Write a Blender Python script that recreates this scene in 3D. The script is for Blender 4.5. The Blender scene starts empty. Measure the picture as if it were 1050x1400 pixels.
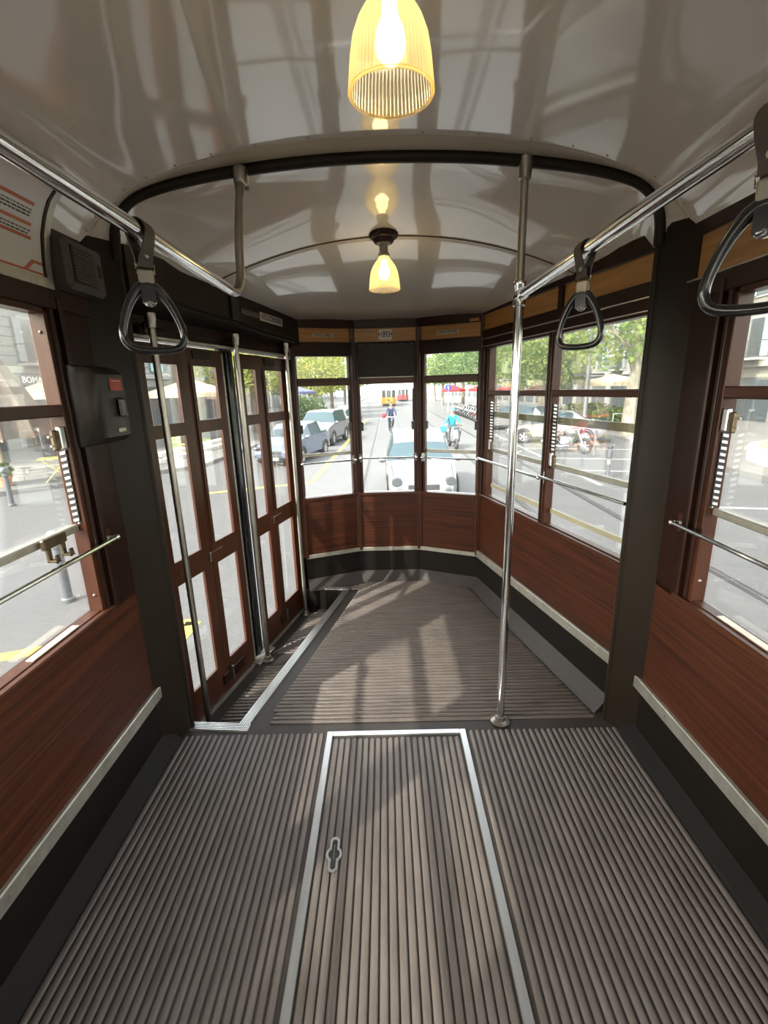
import bpy, bmesh, math, random
from mathutils import Vector, Matrix
random.seed(7)
S = bpy.context.scene
COL = S.collection
PI = math.pi

# ------------------------------------------------------------------ camera
cam = bpy.data.objects.new('camera', bpy.data.cameras.new('camera'))
COL.objects.link(cam)
S.camera = cam
cam.data.sensor_fit = 'HORIZONTAL'
cam.data.sensor_width = 36.0
cam.data.lens = 36.0 * 629.2 / 1050.0
cam.data.clip_start = 0.02
cam.data.clip_end = 600
def _n(v):
    return v / v.length
# optical axes of the camera from the two vanishing directions of the car (along it, and straight down)
_f = 629.2
_Y = _n(Vector((1.0, -168.0, _f)))
_Z = -_n(Vector((65.0, 2357.0, _f)))
_Z = _n(_Z - _Y * _Z.dot(_Y))
_X = _Y.cross(_Z)
if _X.x < 0: _X = -_X
# columns of world_from_cam (blender camera: x right, y up, -z forward)
_R = Matrix(((_X.x, -_X.y, -_X.z), (_Y.x, -_Y.y, -_Y.z), (_Z.x, -_Z.y, -_Z.z)))
cam.matrix_world = Matrix.Translation((0, 0, 1.55)) @ _R.to_4x4()

# ------------------------------------------------------------------ world, sun, exposure
S.view_settings.view_transform = 'Standard'
S.view_settings.look = 'None'
S.view_settings.gamma = 1.0
S.view_settings.use_curve_mapping = False
S.view_settings.exposure = 2.25
S.cycles.use_denoising = True
S.cycles.max_bounces = 12
S.cycles.diffuse_bounces = 6
S.cycles.transparent_max_bounces = 24
S.cycles.sample_clamp_indirect = 8.0
S.cycles.caustics_reflective = False
S.cycles.caustics_refractive = False

w = bpy.data.worlds.new('sky'); S.world = w
w.use_nodes = True
nt = w.node_tree
for n in list(nt.nodes): nt.nodes.remove(n)
out = nt.nodes.new('ShaderNodeOutputWorld')
bg = nt.nodes.new('ShaderNodeBackground')
sky = nt.nodes.new('ShaderNodeTexSky')
sky.sky_type = 'NISHITA'
sky.sun_disc = False
sky.sun_elevation = math.radians(42)
sky.sun_rotation = math.radians(225)
sky.air_density = 1.0; sky.dust_density = 2.0; sky.ozone_density = 1.0
bg.inputs['Strength'].default_value = 0.42
hs = nt.nodes.new('ShaderNodeHueSaturation'); hs.inputs['Saturation'].default_value = .30
tn = nt.nodes.new('ShaderNodeMix'); tn.data_type = 'RGBA'; tn.blend_type = 'MULTIPLY'; tn.inputs[0].default_value = 1.0; tn.inputs[7].default_value = (1.0, .97, .91, 1)
nt.links.new(sky.outputs[0], hs.inputs['Color']); nt.links.new(hs.outputs[0], tn.inputs[6]); nt.links.new(tn.outputs[2], bg.inputs[0]); nt.links.new(bg.outputs[0], out.inputs[0])

sl = bpy.data.lights.new('sun', 'SUN'); sl.energy = 2.6; sl.angle = math.radians(0.8); sl.color = (1, .955, .88)
so = bpy.data.objects.new('sun', sl); COL.objects.link(so)
so.rotation_euler = Vector((0.70, 0.70, -0.86)).to_track_quat('-Z', 'Y').to_euler()
so.location = (-20, -20, 30)

# ------------------------------------------------------------------ materials
def mat(name, col, rough=.5, metal=0., var=None, scale=(1, 1, 1), amount=.5, bump=0., bscale=None, coat=0., spec=.5, detail=4., emit=None, estr=0.):
    m = bpy.data.materials.new(name); m.use_nodes = True
    t = m.node_tree; b = t.nodes['Principled BSDF']
    b.inputs['Base Color'].default_value = (*col, 1)
    b.inputs['Roughness'].default_value = rough
    b.inputs['Metallic'].default_value = metal
    b.inputs['Coat Weight'].default_value = coat
    b.inputs['Coat Roughness'].default_value = .045 if coat == 1.0 else .12
    b.inputs['Specular IOR Level'].default_value = spec
    if coat == 1.0: b.inputs['Coat IOR'].default_value = 1.85
    if emit:
        b.inputs['Emission Color'].default_value = (*emit, 1); b.inputs['Emission Strength'].default_value = estr
    if var or bump:
        tc = t.nodes.new('ShaderNodeTexCoord')
        def noise(sc):
            mp = t.nodes.new('ShaderNodeMapping'); mp.inputs['Scale'].default_value = sc
            t.links.new(tc.outputs['Object'], mp.inputs[0])
            nz = t.nodes.new('ShaderNodeTexNoise'); nz.inputs['Scale'].default_value = 1.0; nz.inputs['Detail'].default_value = detail
            nz.inputs['Roughness'].default_value = .6
            t.links.new(mp.outputs[0], nz.inputs[0])
            return nz
        if var:
            nz = noise(scale)
            cr = t.nodes.new('ShaderNodeValToRGB')
            cr.color_ramp.elements[0].position = .5 - .5 * (1 - amount) - .001
            cr.color_ramp.elements[1].position = .5 + .5 * (1 - amount)
            cr.color_ramp.elements[0].color = (*col, 1); cr.color_ramp.elements[1].color = (*var, 1)
            t.links.new(nz.outputs[0], cr.inputs[0]); t.links.new(cr.outputs[0], b.inputs['Base Color'])
        if bump:
            nb = noise(bscale or scale)
            bp = t.nodes.new('ShaderNodeBump'); bp.inputs['Strength'].default_value = bump; bp.inputs['Distance'].default_value = .02
            t.links.new(nb.outputs[0], bp.inputs['Height']); t.links.new(bp.outputs[0], b.inputs['Normal'])
    return m

M = {}
M['panel'] = mat('laminate_panel', (.090, .025, .010), .40, var=(.022, .007, .0035), scale=(1.6, 1.6, 95), amount=.60, spec=.25)
M['wood'] = mat('mahogany', (.085, .026, .010), .34, var=(.034, .010, .0045), scale=(28, 28, 1.6), amount=.5, spec=.35)
M['wood_h'] = mat('mahogany_rail', (.085, .026, .010), .34, var=(.034, .010, .0045), scale=(2, 2, 40), amount=.5, spec=.35)
M['dwood'] = mat('dark_mahogany', (.030, .010, .005), .36, var=(.016, .006, .0035), scale=(3, 3, 14), amount=.5, spec=.25)
M['amber'] = mat('honey_oak', (.56, .29, .085), .36, var=(.34, .15, .036), scale=(3, 3, 55), amount=.55, coat=.2)
M['dpost'] = mat('dark_post_timber', (.026, .009, .0045), .40, var=(.014, .005, .003), scale=(28, 28, 1.6), amount=.5, spec=.2)
M['brown'] = mat('brown_paint', (.021, .0145, .0085), .40, var=(.015, .010, .006), scale=(9, 9, 9), amount=.3, bump=.05, bscale=(90, 90, 90), spec=.22)
M['kick'] = mat('kick_rubber', (.010, .0070, .0048), .55, var=(.006, .0045, .0035), scale=(6, 6, 6), amount=.4, spec=.2)
M['cream'] = mat('cream_enamel', (.80, .76, .68), .3, var=(.74, .70, .62), scale=(2.5, 2.5, 2.5), amount=.3, bump=.10, bscale=(3.4, 1.6, 3.4), coat=1.0, detail=1.0)
M['creamlip'] = mat('cream_lip', (.64, .58, .48), .3, var=(.54, .48, .39), scale=(5, 5, 5), amount=.4)
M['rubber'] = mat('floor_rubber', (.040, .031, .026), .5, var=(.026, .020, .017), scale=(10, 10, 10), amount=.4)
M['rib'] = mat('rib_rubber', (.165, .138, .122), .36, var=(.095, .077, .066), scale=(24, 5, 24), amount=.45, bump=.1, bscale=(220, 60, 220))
M['ribx'] = mat('rib_rubber_cross', (.165, .136, .120), .32, var=(.10, .079, .067), scale=(5, 24, 24), amount=.45, bump=.1, bscale=(60, 220, 220))
M['alu'] = mat('aluminium', (.86, .87, .88), .34, 1.0, var=(.70, .70, .70), scale=(40, 4, 40), amount=.4)
M['aluold'] = mat('aged_aluminium', (.56, .53, .46), .48, .75, var=(.36, .33, .27), scale=(18, 18, 18), amount=.45)
M['chrome'] = mat('chrome', (.80, .80, .79), .14, 1.0, var=(.70, .70, .69), scale=(12, 12, 12), amount=.3)
M['steel'] = mat('worn_steel', (.50, .47, .42), .34, 1.0, var=(.30, .27, .22), scale=(14, 14, 9), amount=.45)
M['brass'] = mat('bronze_metal', (.20, .155, .10), .4, .9, var=(.11, .08, .05), scale=(20, 20, 20))
M['black'] = mat('black_plastic', (.012, .012, .013), .2, coat=.3)
M['blackm'] = mat('black_matt', (.010, .010, .010), .55)
M['leather'] = mat('leather_strap', (.085, .062, .044), .5, var=(.05, .036, .026), scale=(60, 60, 60), bump=.15, bscale=(300, 300, 300))
M['greybox'] = mat('grey_beige_plastic', (.075, .065, .05), .5, var=(.055, .048, .037), scale=(12, 12, 12))
M['boxdark'] = mat('dark_box_paint', (.028, .022, .016), .4, var=(.021, .016, .012), scale=(10, 10, 10), spec=.3)
M['red'] = mat('red_sticker', (.38, .045, .03), .45)
M['white'] = mat('white_enamel', (.78, .77, .73), .35)
M['ink'] = mat('navy_ink', (.015, .02, .06), .5)
M['paper'] = mat('poster_paper', (.70, .68, .66), .35, coat=.2)
M['orange'] = mat('poster_orange', (.52, .13, .06), .45)
M['greyink'] = mat('grey_ink', (.08, .08, .09), .6)
M['yellowed'] = mat('yellowed_varnish', (.46, .41, .27), .5)
M['sill'] = mat('sill_metal', (.66, .60, .50), .35, .3, var=(.50, .42, .32), scale=(14, 14, 14))
M['platelabel'] = mat('cream_plate', (.55, .50, .40), .4)

def glassmat(name, tint=(.97, .985, .97), gloss=.022, dust=.006):
    """clear pane with a thin film of dust that scatters a little light"""
    m = bpy.data.materials.new(name); m.use_nodes = True; t = m.node_tree
    for n in list(t.nodes): t.nodes.remove(n)
    o = t.nodes.new('ShaderNodeOutputMaterial'); mx = t.nodes.new('ShaderNodeMixShader')
    tr = t.nodes.new('ShaderNodeBsdfTransparent'); tr.inputs[0].default_value = (*tint, 1)
    gl = t.nodes.new('ShaderNodeBsdfGlossy'); gl.inputs['Roughness'].default_value = .02
    fr = t.nodes.new('ShaderNodeFresnel'); fr.inputs[0].default_value = 1.3
    mu = t.nodes.new('ShaderNodeMath'); mu.operation = 'MULTIPLY'; mu.inputs[1].default_value = gloss / .03
    cl = t.nodes.new('ShaderNodeClamp'); cl.inputs['Max'].default_value = .5
    tl = t.nodes.new('ShaderNodeBsdfTranslucent'); tl.inputs[0].default_value = (.95, .96, .92, 1)
    m0 = t.nodes.new('ShaderNodeMixShader'); m0.inputs[0].default_value = dust
    t.links.new(tr.outputs[0], m0.inputs[1]); t.links.new(tl.outputs[0], m0.inputs[2])
    t.links.new(fr.outputs[0], mu.inputs[0]); t.links.new(mu.outputs[0], cl.inputs[0]); t.links.new(cl.outputs[0], mx.inputs[0])
    t.links.new(m0.outputs[0], mx.inputs[1]); t.links.new(gl.outputs[0], mx.inputs[2]); t.links.new(mx.outputs[0], o.inputs[0])
    return m
M['glass'] = glassmat('window_glass')
M['glass2'] = glassmat('upper_glass', (.93, .95, .92), dust=.03)

def shademat():
    m = bpy.data.materials.new('ribbed_lamp_glass'); m.use_nodes = True; t = m.node_tree
    for n in list(t.nodes): t.nodes.remove(n)
    o = t.nodes.new('ShaderNodeOutputMaterial')
    tr = t.nodes.new('ShaderNodeBsdfTransparent'); tr.inputs[0].default_value = (1, .92, .70, 1)
    tl = t.nodes.new('ShaderNodeBsdfTranslucent'); tl.inputs[0].default_value = (1, .86, .55, 1)
    gl = t.nodes.new('ShaderNodeBsdfGlossy'); gl.inputs['Roughness'].default_value = .08
    m1 = t.nodes.new('ShaderNodeMixShader'); m1.inputs[0].default_value = .40
    m2 = t.nodes.new('ShaderNodeMixShader'); m2.inputs[0].default_value = .10
    t.links.new(tr.outputs[0], m1.inputs[1]); t.links.new(tl.outputs[0], m1.inputs[2])
    t.links.new(m1.outputs[0], m2.inputs[1]); t.links.new(gl.outputs[0], m2.inputs[2]); t.links.new(m2.outputs[0], o.inputs[0])
    return m
M['shade'] = shademat()
M['bulb'] = mat('glowing_bulb', (1, .9, .7), .4, emit=(1, .80, .46), estr=2.2)

# ------------------------------------------------------------------ mesh helpers
class Fr:
    """a vertical wall plane: s along A->B, z up, d towards the inside of the car"""
    def __init__(self, A, B, inside):
        self.A = Vector((*A, 0)); d = Vector((*B, 0)) - self.A
        self.L = d.length; self.e = d / self.L
        n = Vector((-self.e.y, self.e.x, 0))
        if n.dot(Vector((*inside, 0)) - self.A) < 0: n = -n
        self.n = n
    def P(self, s, z, d=0.):
        p = self.A + self.e * s + self.n * d
        return Vector((p.x, p.y, z))

class MB:
    def __init__(self): self.v = []; self.f = []; self.mi = []; self.cur = 0
    def add(self, vs, fs):
        o = len(self.v); self.v += [tuple(p) for p in vs]
        for f in fs: self.f.append(tuple(i + o for i in f)); self.mi.append(self.cur)
        return self
    def hexa(self, p):
        return self.add(p, [(0, 3, 2, 1), (4, 5, 6, 7), (0, 1, 5, 4), (1, 2, 6, 5), (2, 3, 7, 6), (3, 0, 4, 7)])
    def box(self, x0, x1, y0, y1, z0, z1):
        return self.hexa([(x0, y0, z0), (x1, y0, z0), (x1, y1, z0), (x0, y1, z0), (x0, y0, z1), (x1, y0, z1), (x1, y1, z1), (x0, y1, z1)])
    def fbox(self, fr, s0, s1, z0, z1, d0, d1):
        P = fr.P
        return self.hexa([P(s0, z0, d0), P(s1, z0, d0), P(s1, z0, d1), P(s0, z0, d1), P(s0, z1, d0), P(s1, z1, d0), P(s1, z1, d1), P(s0, z1, d1)])
    def prism(self, poly, z0, z1):
        n = len(poly)
        vs = [(p[0], p[1], z0) for p in poly] + [(p[0], p[1], z1) for p in poly]
        fs = [tuple(range(n - 1, -1, -1)), tuple(range(n, 2 * n))] + [(i, (i + 1) % n, n + (i + 1) % n, n + i) for i in range(n)]
        return self.add(vs, fs)
    def plate(self, pts3, off):
        """flat polygon thickened by vector off"""
        n = len(pts3); off = Vector(off)
        vs = [Vector(p) for p in pts3]; vs = vs + [p + off for p in vs]
        fs = [tuple(range(n - 1, -1, -1)), tuple(range(n, 2 * n))] + [(i, (i + 1) % n, n + (i + 1) % n, n + i) for i in range(n)]
        return self.add(vs, fs)
    def tube(self, path, r, n=10, caps=True, closed=False):
        path = [Vector(p) for p in path]; m = len(path)
        rr = r if isinstance(r, (list, tuple)) else [r] * m
        t0 = (path[1] - path[0]).normalized()
        up = Vector((0, 0, 1)) if abs(t0.z) < .9 else Vector((1, 0, 0))
        u = t0.cross(up).normalized(); vs = []
        for i in range(m):
            if closed: t = (path[(i + 1) % m] - path[i - 1])
            elif i == 0: t = path[1] - path[0]
            elif i == m - 1: t = path[-1] - path[-2]
            else: t = (path[i + 1] - path[i]).normalized() + (path[i] - path[i - 1]).normalized()
            t.normalize(); u = (u - t * u.dot(t)).normalized(); w_ = t.cross(u)
            for k in range(n):
                a = 2 * PI * k / n
                vs.append(path[i] + (u * math.cos(a) + w_ * math.sin(a)) * rr[i])
        fs = []
        for i in range(m if closed else m - 1):
            j = (i + 1) % m
            for k in range(n):
                fs.append((i * n + k, i * n + (k + 1) % n, j * n + (k + 1) % n, j * n + k))
        if caps and not closed:
            fs.append(tuple(range(n - 1, -1, -1))); fs.append(tuple((m - 1) * n + k for k in range(n)))
        return self.add(vs, fs)
    def lathe(self, prof, c=(0, 0, 0), n=20, axis='z', ridge=0., cap=True):
        vs = []; c = Vector(c)
        for r, h in prof:
            for k in range(n):
                a = 2 * PI * k / n; q = r * (1 + (ridge if k % 2 else -ridge))
                x, y = q * math.cos(a), q * math.sin(a)
                p = {'z': (x, y, h), 'y': (x, h, y), 'x': (h, x, y)}[axis]
                vs.append(c + Vector(p))
        m = len(prof); fs = []
        for i in range(m - 1):
            for k in range(n): fs.append((i * n + k, i * n + (k + 1) % n, (i + 1) * n + (k + 1) % n, (i + 1) * n + k))
        if cap:
            if prof[0][0] > 1e-5: fs.append(tuple(range(n - 1, -1, -1)))
            if prof[-1][0] > 1e-5: fs.append(tuple((m - 1) * n + k for k in range(n)))
        return self.add(vs, fs)
    def ball(self, c, r, n=10, m=6, sc=(1, 1, 1)):
        vs = []; fs = []
        for i in range(m + 1):
            th = PI * i / m
            for k in range(n):
                a = 2 * PI * k / n
                vs.append((c[0] + r * sc[0] * math.sin(th) * math.cos(a), c[1] + r * sc[1] * math.sin(th) * math.sin(a), c[2] + r * sc[2] * math.cos(th)))
        for i in range(m):
            for k in range(n): fs.append((i * n + k, (i + 1) * n + k, (i + 1) * n + (k + 1) % n, i * n + (k + 1) % n))
        return self.add(vs, fs)
    def grid(self, rows, thick=None):
        """rows of equally long point lists -> surface"""
        m = len(rows); n = len(rows[0]); vs = [p for r in rows for p in r]
        fs = [(i * n + k, i * n + k + 1, (i + 1) * n + k + 1, (i + 1) * n + k) for i in range(m - 1) for k in range(n - 1)]
        return self.add(vs, fs)
    def build(self, name, m, parent=None, smooth=True, bevel=0., origin=None, angle=35, recalc=True):
        me = bpy.data.meshes.new(name)
        vs = self.v
        if origin is not None:
            o_ = Vector(origin); vs = [tuple(Vector(p) - o_) for p in vs]
        me.from_pydata(vs, [], self.f)
        ms = m if isinstance(m, (list, tuple)) else [m]
        for q in ms: me.materials.append(M[q] if isinstance(q, str) else q)
        if len(ms) > 1: me.polygons.foreach_set('material_index', self.mi)
        bm = bmesh.new(); bm.from_mesh(me)
        bmesh.ops.remove_doubles(bm, verts=bm.verts, dist=1e-6)
        if recalc: bmesh.ops.recalc_face_normals(bm, faces=bm.faces)
        if bevel:
            ed = [e for e in bm.edges if len(e.link_faces) == 2 and e.calc_face_angle(0) > .6]
            bmesh.ops.bevel(bm, geom=ed, offset=bevel, segments=1, profile=.5, affect='EDGES', clamp_overlap=True)
        bm.to_mesh(me); bm.free()
        if smooth:
            me.shade_smooth(); me.set_sharp_from_angle(angle=math.radians(angle))
        ob = bpy.data.objects.new(name, me); COL.objects.link(ob)
        if origin is not None: ob.location = origin
        if parent is not None: attach(ob, parent)
        return ob

ABS = {}
def attach(ob, parent):
    ob.parent = parent
    if parent.type == 'EMPTY' and parent.get('_w'):
        ob.matrix_parent_inverse = Matrix.Translation(-Vector(parent.location))
def struct(o):
    o['kind'] = 'structure'; return o
def tag(o, label, cat, group=None):
    o['label'] = label; o['category'] = cat
    if group: o['group'] = group
    return o
def thing(name, loc=(0, 0, 0), world=True):
    """Empty at a thing's base. world=True: its parts are given in world coordinates"""
    o = bpy.data.objects.new(name, None); o.empty_display_size = .05; COL.objects.link(o); o.location = loc
    if world: o['_w'] = 1
    return o
def copy_tree(o, parent=None):
    c = o.copy(); COL.objects.link(c)
    if parent is not None: c.parent = parent
    for ch in list(o.children): copy_tree(ch, c)
    return c
def text_mesh(name, body, size, m, mtx, parent, depth=.0006, sx=1.):
    cu = bpy.data.curves.new(name, 'FONT'); cu.body = body; cu.size = size; cu.align_x = 'CENTER'; cu.align_y = 'CENTER'; cu.extrude = depth
    cu.resolution_u = 3; cu.offset = size * .018
    to = bpy.data.objects.new('tmp', cu); COL.objects.link(to)
    dg = bpy.context.evaluated_depsgraph_get(); dg.update()
    me = bpy.data.meshes.new_from_object(to.evaluated_get(dg)); me.name = name
    bpy.data.objects.remove(to); bpy.data.curves.remove(cu)
    me.transform(Matrix.Diagonal((sx, 1, 1, 1))); me.transform(mtx)
    me.materials.clear(); me.materials.append(M[m])
    ob = bpy.data.objects.new(name, me); COL.objects.link(ob)
    if parent is not None: attach(ob, parent)
    return ob
def fmtx(fr, s, z, d, flip=False):
    """matrix whose local xy lies in the wall plane, readable from inside"""
    n = fr.n; x = Vector((-n.y, n.x, 0)); y = Vector((0, 0, 1))
    p = fr.P(s, z, d)
    return Matrix(((x.x, y.x, n.x, p.x), (x.y, y.y, n.y, p.y), (x.z, y.z, n.z, p.z), (0, 0, 0, 1)))

CX = .02
FL = Fr((-1.04, 0), (-1.04, 1), (0, 0))
FRN = Fr((1.08, 0), (1.08, 1), (0, 0))
FRF = Fr((1.05, 1.93), (.70, 3.43), (0, 2))
F1 = Fr((-.66, 3.46), (-.235, 3.63), (0, 2))
F2 = Fr((-.235, 3.63), (.26, 3.63), (0, 2))
F3 = Fr((.26, 3.63), (.70, 3.43), (0, 2))
FD = Fr((-1.09, 1.98), (-.725, 3.44), (0, 2))
YB = -3.4           # rear end of the modelled car, behind the camera
WELL = -.17

# ================================================================== FLOOR
WELLPOLY = [(-1.12, 1.905), (-.70, 1.872), (-.325, 3.40), (-.64, 3.445), (-.76, 3.445)]
fl = MB()
fl.prism([(-1.10, YB), (-.309, YB), (-.309, 1.84), (-1.10, 1.84)], -.05, 0)
fl.prism([(.336, YB), (1.14, YB), (1.14, 1.84), (.336, 1.84)], -.05, 0)
fl.prism([(-.309, 1.818), (.336, 1.818), (.336, 1.84), (-.309, 1.84)], -.05, 0)
fl.prism([(-.309, YB), (.336, YB), (.336, -.5), (-.309, -.5)], -.05, 0)
# rear platform round the step well
fl.prism([(-1.12, 1.84), (1.14, 1.84), (1.10, 1.93), (-.672, 1.93), (-.70, 1.872), (-1.12, 1.905)], -.05, 0)
fl.prism([(-.686, 1.93), (1.10, 1.93), (.76, 3.40), (-.325, 3.40)], -.05, 0)
fl.prism([(-.325, 3.40), (.76, 3.40), (.72, 3.48), (.27, 3.70), (-.24, 3.70), (-.70, 3.52), (-.74, 3.445), (-.64, 3.445)], -.05, 0)
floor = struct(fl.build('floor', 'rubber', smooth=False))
# well floor and risers
wf = MB(); wf.prism([(-1.16, 1.86), (-.66, 1.86), (-.30, 3.42), (-.64, 3.47), (-.80, 3.47)], WELL - .03, WELL)
wf.build('step_tread', 'rubber', floor, smooth=False)
rs = MB()
for a, b in (((-1.12, 1.905), (-.70, 1.872)), ((-.70, 1.872), (-.325, 3.40)), ((-.325, 3.40), (-.76, 3.445))):
    A = Vector((*a, 0)); B = Vector((*b, 0)); n = Vector((-(B - A).y, (B - A).x, 0)).normalized() * -.02
    rs.hexa([A + Vector((0, 0, WELL)), B + Vector((0, 0, WELL)), B + n + Vector((0, 0, WELL)), A + n + Vector((0, 0, WELL)),
             A + Vector((0, 0, -.005)), B + Vector((0, 0, -.005)), B + n + Vector((0, 0, -.005)), A + n + Vector((0, 0, -.005))])
rs.build('step_riser', 'kick', floor, smooth=False)

def rib(p0, p1, wd, h, m, parent, tail=True, z=0.):
    """a raised rib of half-round section with rounded ends, from p0 to p1"""
    a = Vector((p0[0], p0[1], 0)); b = Vector((p1[0], p1[1], 0)); e = (b - a).normalized(); n = Vector((-e.y, e.x, 0))
    sec = [(-.5, 0), (-.46, .62), (-.28, 1.0), (.28, 1.0), (.46, .62), (.5, 0)]
    rows = []
    for t, k, hh in ((0, .45, .3), (wd * .28, .85, .85), (wd * .6, 1, 1)):
        rows.append([a + e * t + n * (q[0] * wd * k) + Vector((0, 0, z + q[1] * h * hh)) for q in sec])
    for t, k, hh in ((wd * .6, 1, 1), (wd * .28, .85, .85), (0, .45, .3)):
        rows.append([b - e * t + n * (q[0] * wd * k) + Vector((0, 0, z + q[1] * h * hh)) for q in sec])
    mb = MB(); mb.grid(rows)
    mb.f.append(tuple(range(6))); mb.mi.append(0)
    o = 5 * 6; mb.f.append(tuple(o + i for i in range(6))); mb.mi.append(0)
    return mb.build('rib', m, parent, angle=50)
PITCH = .0276
x = -.335
while x > -.99:
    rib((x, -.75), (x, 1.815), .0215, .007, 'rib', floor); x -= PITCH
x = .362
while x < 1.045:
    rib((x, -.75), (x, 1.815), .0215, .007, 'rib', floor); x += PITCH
# cross ribs of the rear platform
def lerp(a, b, t): return a + (b - a) * t
y = 1.893
while y < 3.56:
    xl = -.70 + (y - 1.872) / 1.528 * .375 + .075
    if y > 3.40: xl = -.42 + (y - 3.40) * 1.6
    xr = 1.05 - (y - 1.93) * .2333 - .085
    if y > 3.40: xr = .62 - (y - 3.40) * 2.0
    if y < 1.95: xl += .02
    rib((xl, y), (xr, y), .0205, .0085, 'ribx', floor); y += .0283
# ribs on the step tread
y = 1.965
while y < 3.36:
    xr = -.70 + (y - 1.872) / 1.528 * .375 - .03
    xl = -1.09 + (y - 1.98) * .25 + .10
    if xr - xl > .06 and not (abs(y - 2.70) < .075):
        rib((xl + .01, y), (xr, y), .0205, .0075, 'ribx', floor, z=WELL)
    elif xr - xl > .06:
        rib((xl + .13, y), (xr, y), .0205, .0075, 'ribx', floor, z=WELL)
    y += .0283
# grooved aluminium nosing round the well
def nosing(a, b, wd, side):
    A = Vector((*a, 0)); B = Vector((*b, 0)); e = (B - A).normalized(); n = Vector((-e.y, e.x, 0)) * side
    mb = MB()
    k = 5; st = wd / k
    def hb(q0, q1, z0, z1):
        mb.hexa([A + n * q0 + Vector((0, 0, z0)), B + n * q0 + Vector((0, 0, z0)), B + n * q1 + Vector((0, 0, z0)), A + n * q1 + Vector((0, 0, z0)),
                 A + n * q0 + Vector((0, 0, z1)), B + n * q0 + Vector((0, 0, z1)), B + n * q1 + Vector((0, 0, z1)), A + n * q1 + Vector((0, 0, z1))])
    hb(0, wd, -.03, .002); no = mb.build('nosing', 'aluold', floor, smooth=False)
    for i in range(k):
        mb.__init__(); hb(i * st + .001, (i + 1) * st - .0042, .002, .0085); mb.build('tread_bar', 'alu', no, smooth=False)
    return no
nosing((-.98, 1.905), (-.686, 1.882), .052, -1)
nosing((-.700, 1.86), (-.312, 3.44), .052, 1)
nosing((-.335, 3.405), (-.64, 3.452), .045, -1)
# floor cove strips along the walls
cv = MB(); cv.hexa([(-1.04, YB, 0), (-.985, YB, 0), (-.985, 1.80, 0), (-1.04, 1.80, 0), (-1.04, YB, .07), (-.995, YB, .012), (-.995, 1.80, .012), (-1.04, 1.80, .07)])
cv.build('cove', 'kick', floor, smooth=False)
cv = MB(); cv.hexa([(1.08, YB, 0), (1.035, YB, 0), (1.035, 1.80, 0), (1.08, 1.80, 0), (1.08, YB, .07), (1.045, YB, .012), (1.045, 1.80, .012), (1.08, 1.80, .07)])
cv.build('cove', 'kick', floor, smooth=False)
cv = MB()
for f_, a, b in ((FRF, 0, FRF.L), (F3, 0, F3.L), (F2, 0, F2.L), (F1, 0, F1.L)):
    P = f_.P; cv.hexa([P(a, 0, 0), P(b, 0, 0), P(b, 0, .075), P(a, 0, .075), P(a, .075, 0), P(b, .075, 0), P(b, .014, .06), P(a, .014, .06)])
cv.build('cove', 'rubber', floor, smooth=False)

# ---- hatch in the floor
hatch = thing('floor_hatch', (.0135, .65, 0))
tag(hatch, 'ribbed brown floor hatch edged with bright aluminium strips, keyhole plate at its left', 'hatch')
hp = MB(); hp.box(-.309, .336, -.5, 1.818, -.05, -.001)
hp.build('hatch_board', 'rubber', hatch, smooth=False)
hp = MB(); hp.box(-.309, -.281, -.5, 1.818, -.004, .009); hp.build('edge_strip', 'alu', hatch, bevel=.002)
hp = MB(); hp.box(.308, .336, -.5, 1.818, -.004, .009); hp.build('edge_strip', 'alu', hatch, bevel=.002)
hp = MB(); hp.box(-.281, .308, 1.79, 1.818, -.004, .009); hp.build('edge_strip', 'alu', hatch, bevel=.002)
x = -.262
for i in range(21):
    rib((x + i * .02755, -.48), (x + i * .02755, 1.778), .0235, .006, 'rib', hatch)
# keyhole escutcheon: slot with a round middle
def keyshape(rw, rl, rc, n=10):
    pts = []
    a0 = math.asin(min(1, rw / rc))
    for i in range(n + 1):   # top cap
        a = PI * i / n; pts.append((rw * math.cos(a), rl + rw * math.sin(a)))
    for i in range(n + 1):   # left bulge
        a = PI / 2 + a0 + (PI - 2 * a0) * i / n; pts.append((rc * math.cos(a), rc * math.sin(a)))
    for i in range(n + 1):
        a = PI + PI * i / n; pts.append((rw * math.cos(a), -rl + rw * math.sin(a)))
    for i in range(n + 1):
        a = -PI / 2 + a0 + (PI - 2 * a0) * i / n; pts.append((rc * math.cos(a), rc * math.sin(a)))
    return pts
ou = keyshape(.0165, .046, .0275); inn = keyshape(.009, .044, .019)
KC = (-.215, 1.225)
kp = MB(); n_ = len(ou)
vs = [(KC[0] + p[0], KC[1] + p[1], .0095) for p in ou] + [(KC[0] + p[0], KC[1] + p[1], .0115) for p in ou] + [(KC[0] + p[0], KC[1] + p[1], .0115) for p in inn] + [(KC[0] + p[0], KC[1] + p[1], .002) for p in inn]
fs = []
for q in range(3):
    for i in range(n_): j = (i + 1) % n_; fs.append((q * n_ + i, q * n_ + j, (q + 1) * n_ + j, (q + 1) * n_ + i))
kp.add(vs, fs); esc = kp.build('keyhole_plate', 'alu', hatch, angle=40, recalc=False)
kp = MB(); kp.add([(KC[0] + p[0] * 1.02, KC[1] + p[1] * 1.02, .0083) for p in inn], [tuple(range(n_))]); 
kp.add([(KC[0] + p[0] * 1.02, KC[1] + p[1] * 1.02, .0070) for p in inn], [tuple(reversed(range(n_)))])
kp.build('keyhole_slot', 'blackm', esc, smooth=False)
kp = MB(); kp.box(KC[0] - .0015, KC[0] + .0015, KC[1] - .022, KC[1] + .034, .008, .0105); kp.build('key_bar', 'steel', esc, smooth=False)
kp = MB(); kp.lathe([(.0, .0128), (.004, .0125), (.0045, .011)], (KC[0] + .012, KC[1] - .058, 0), 8); kp.build('screw', 'steel', esc)

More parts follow.
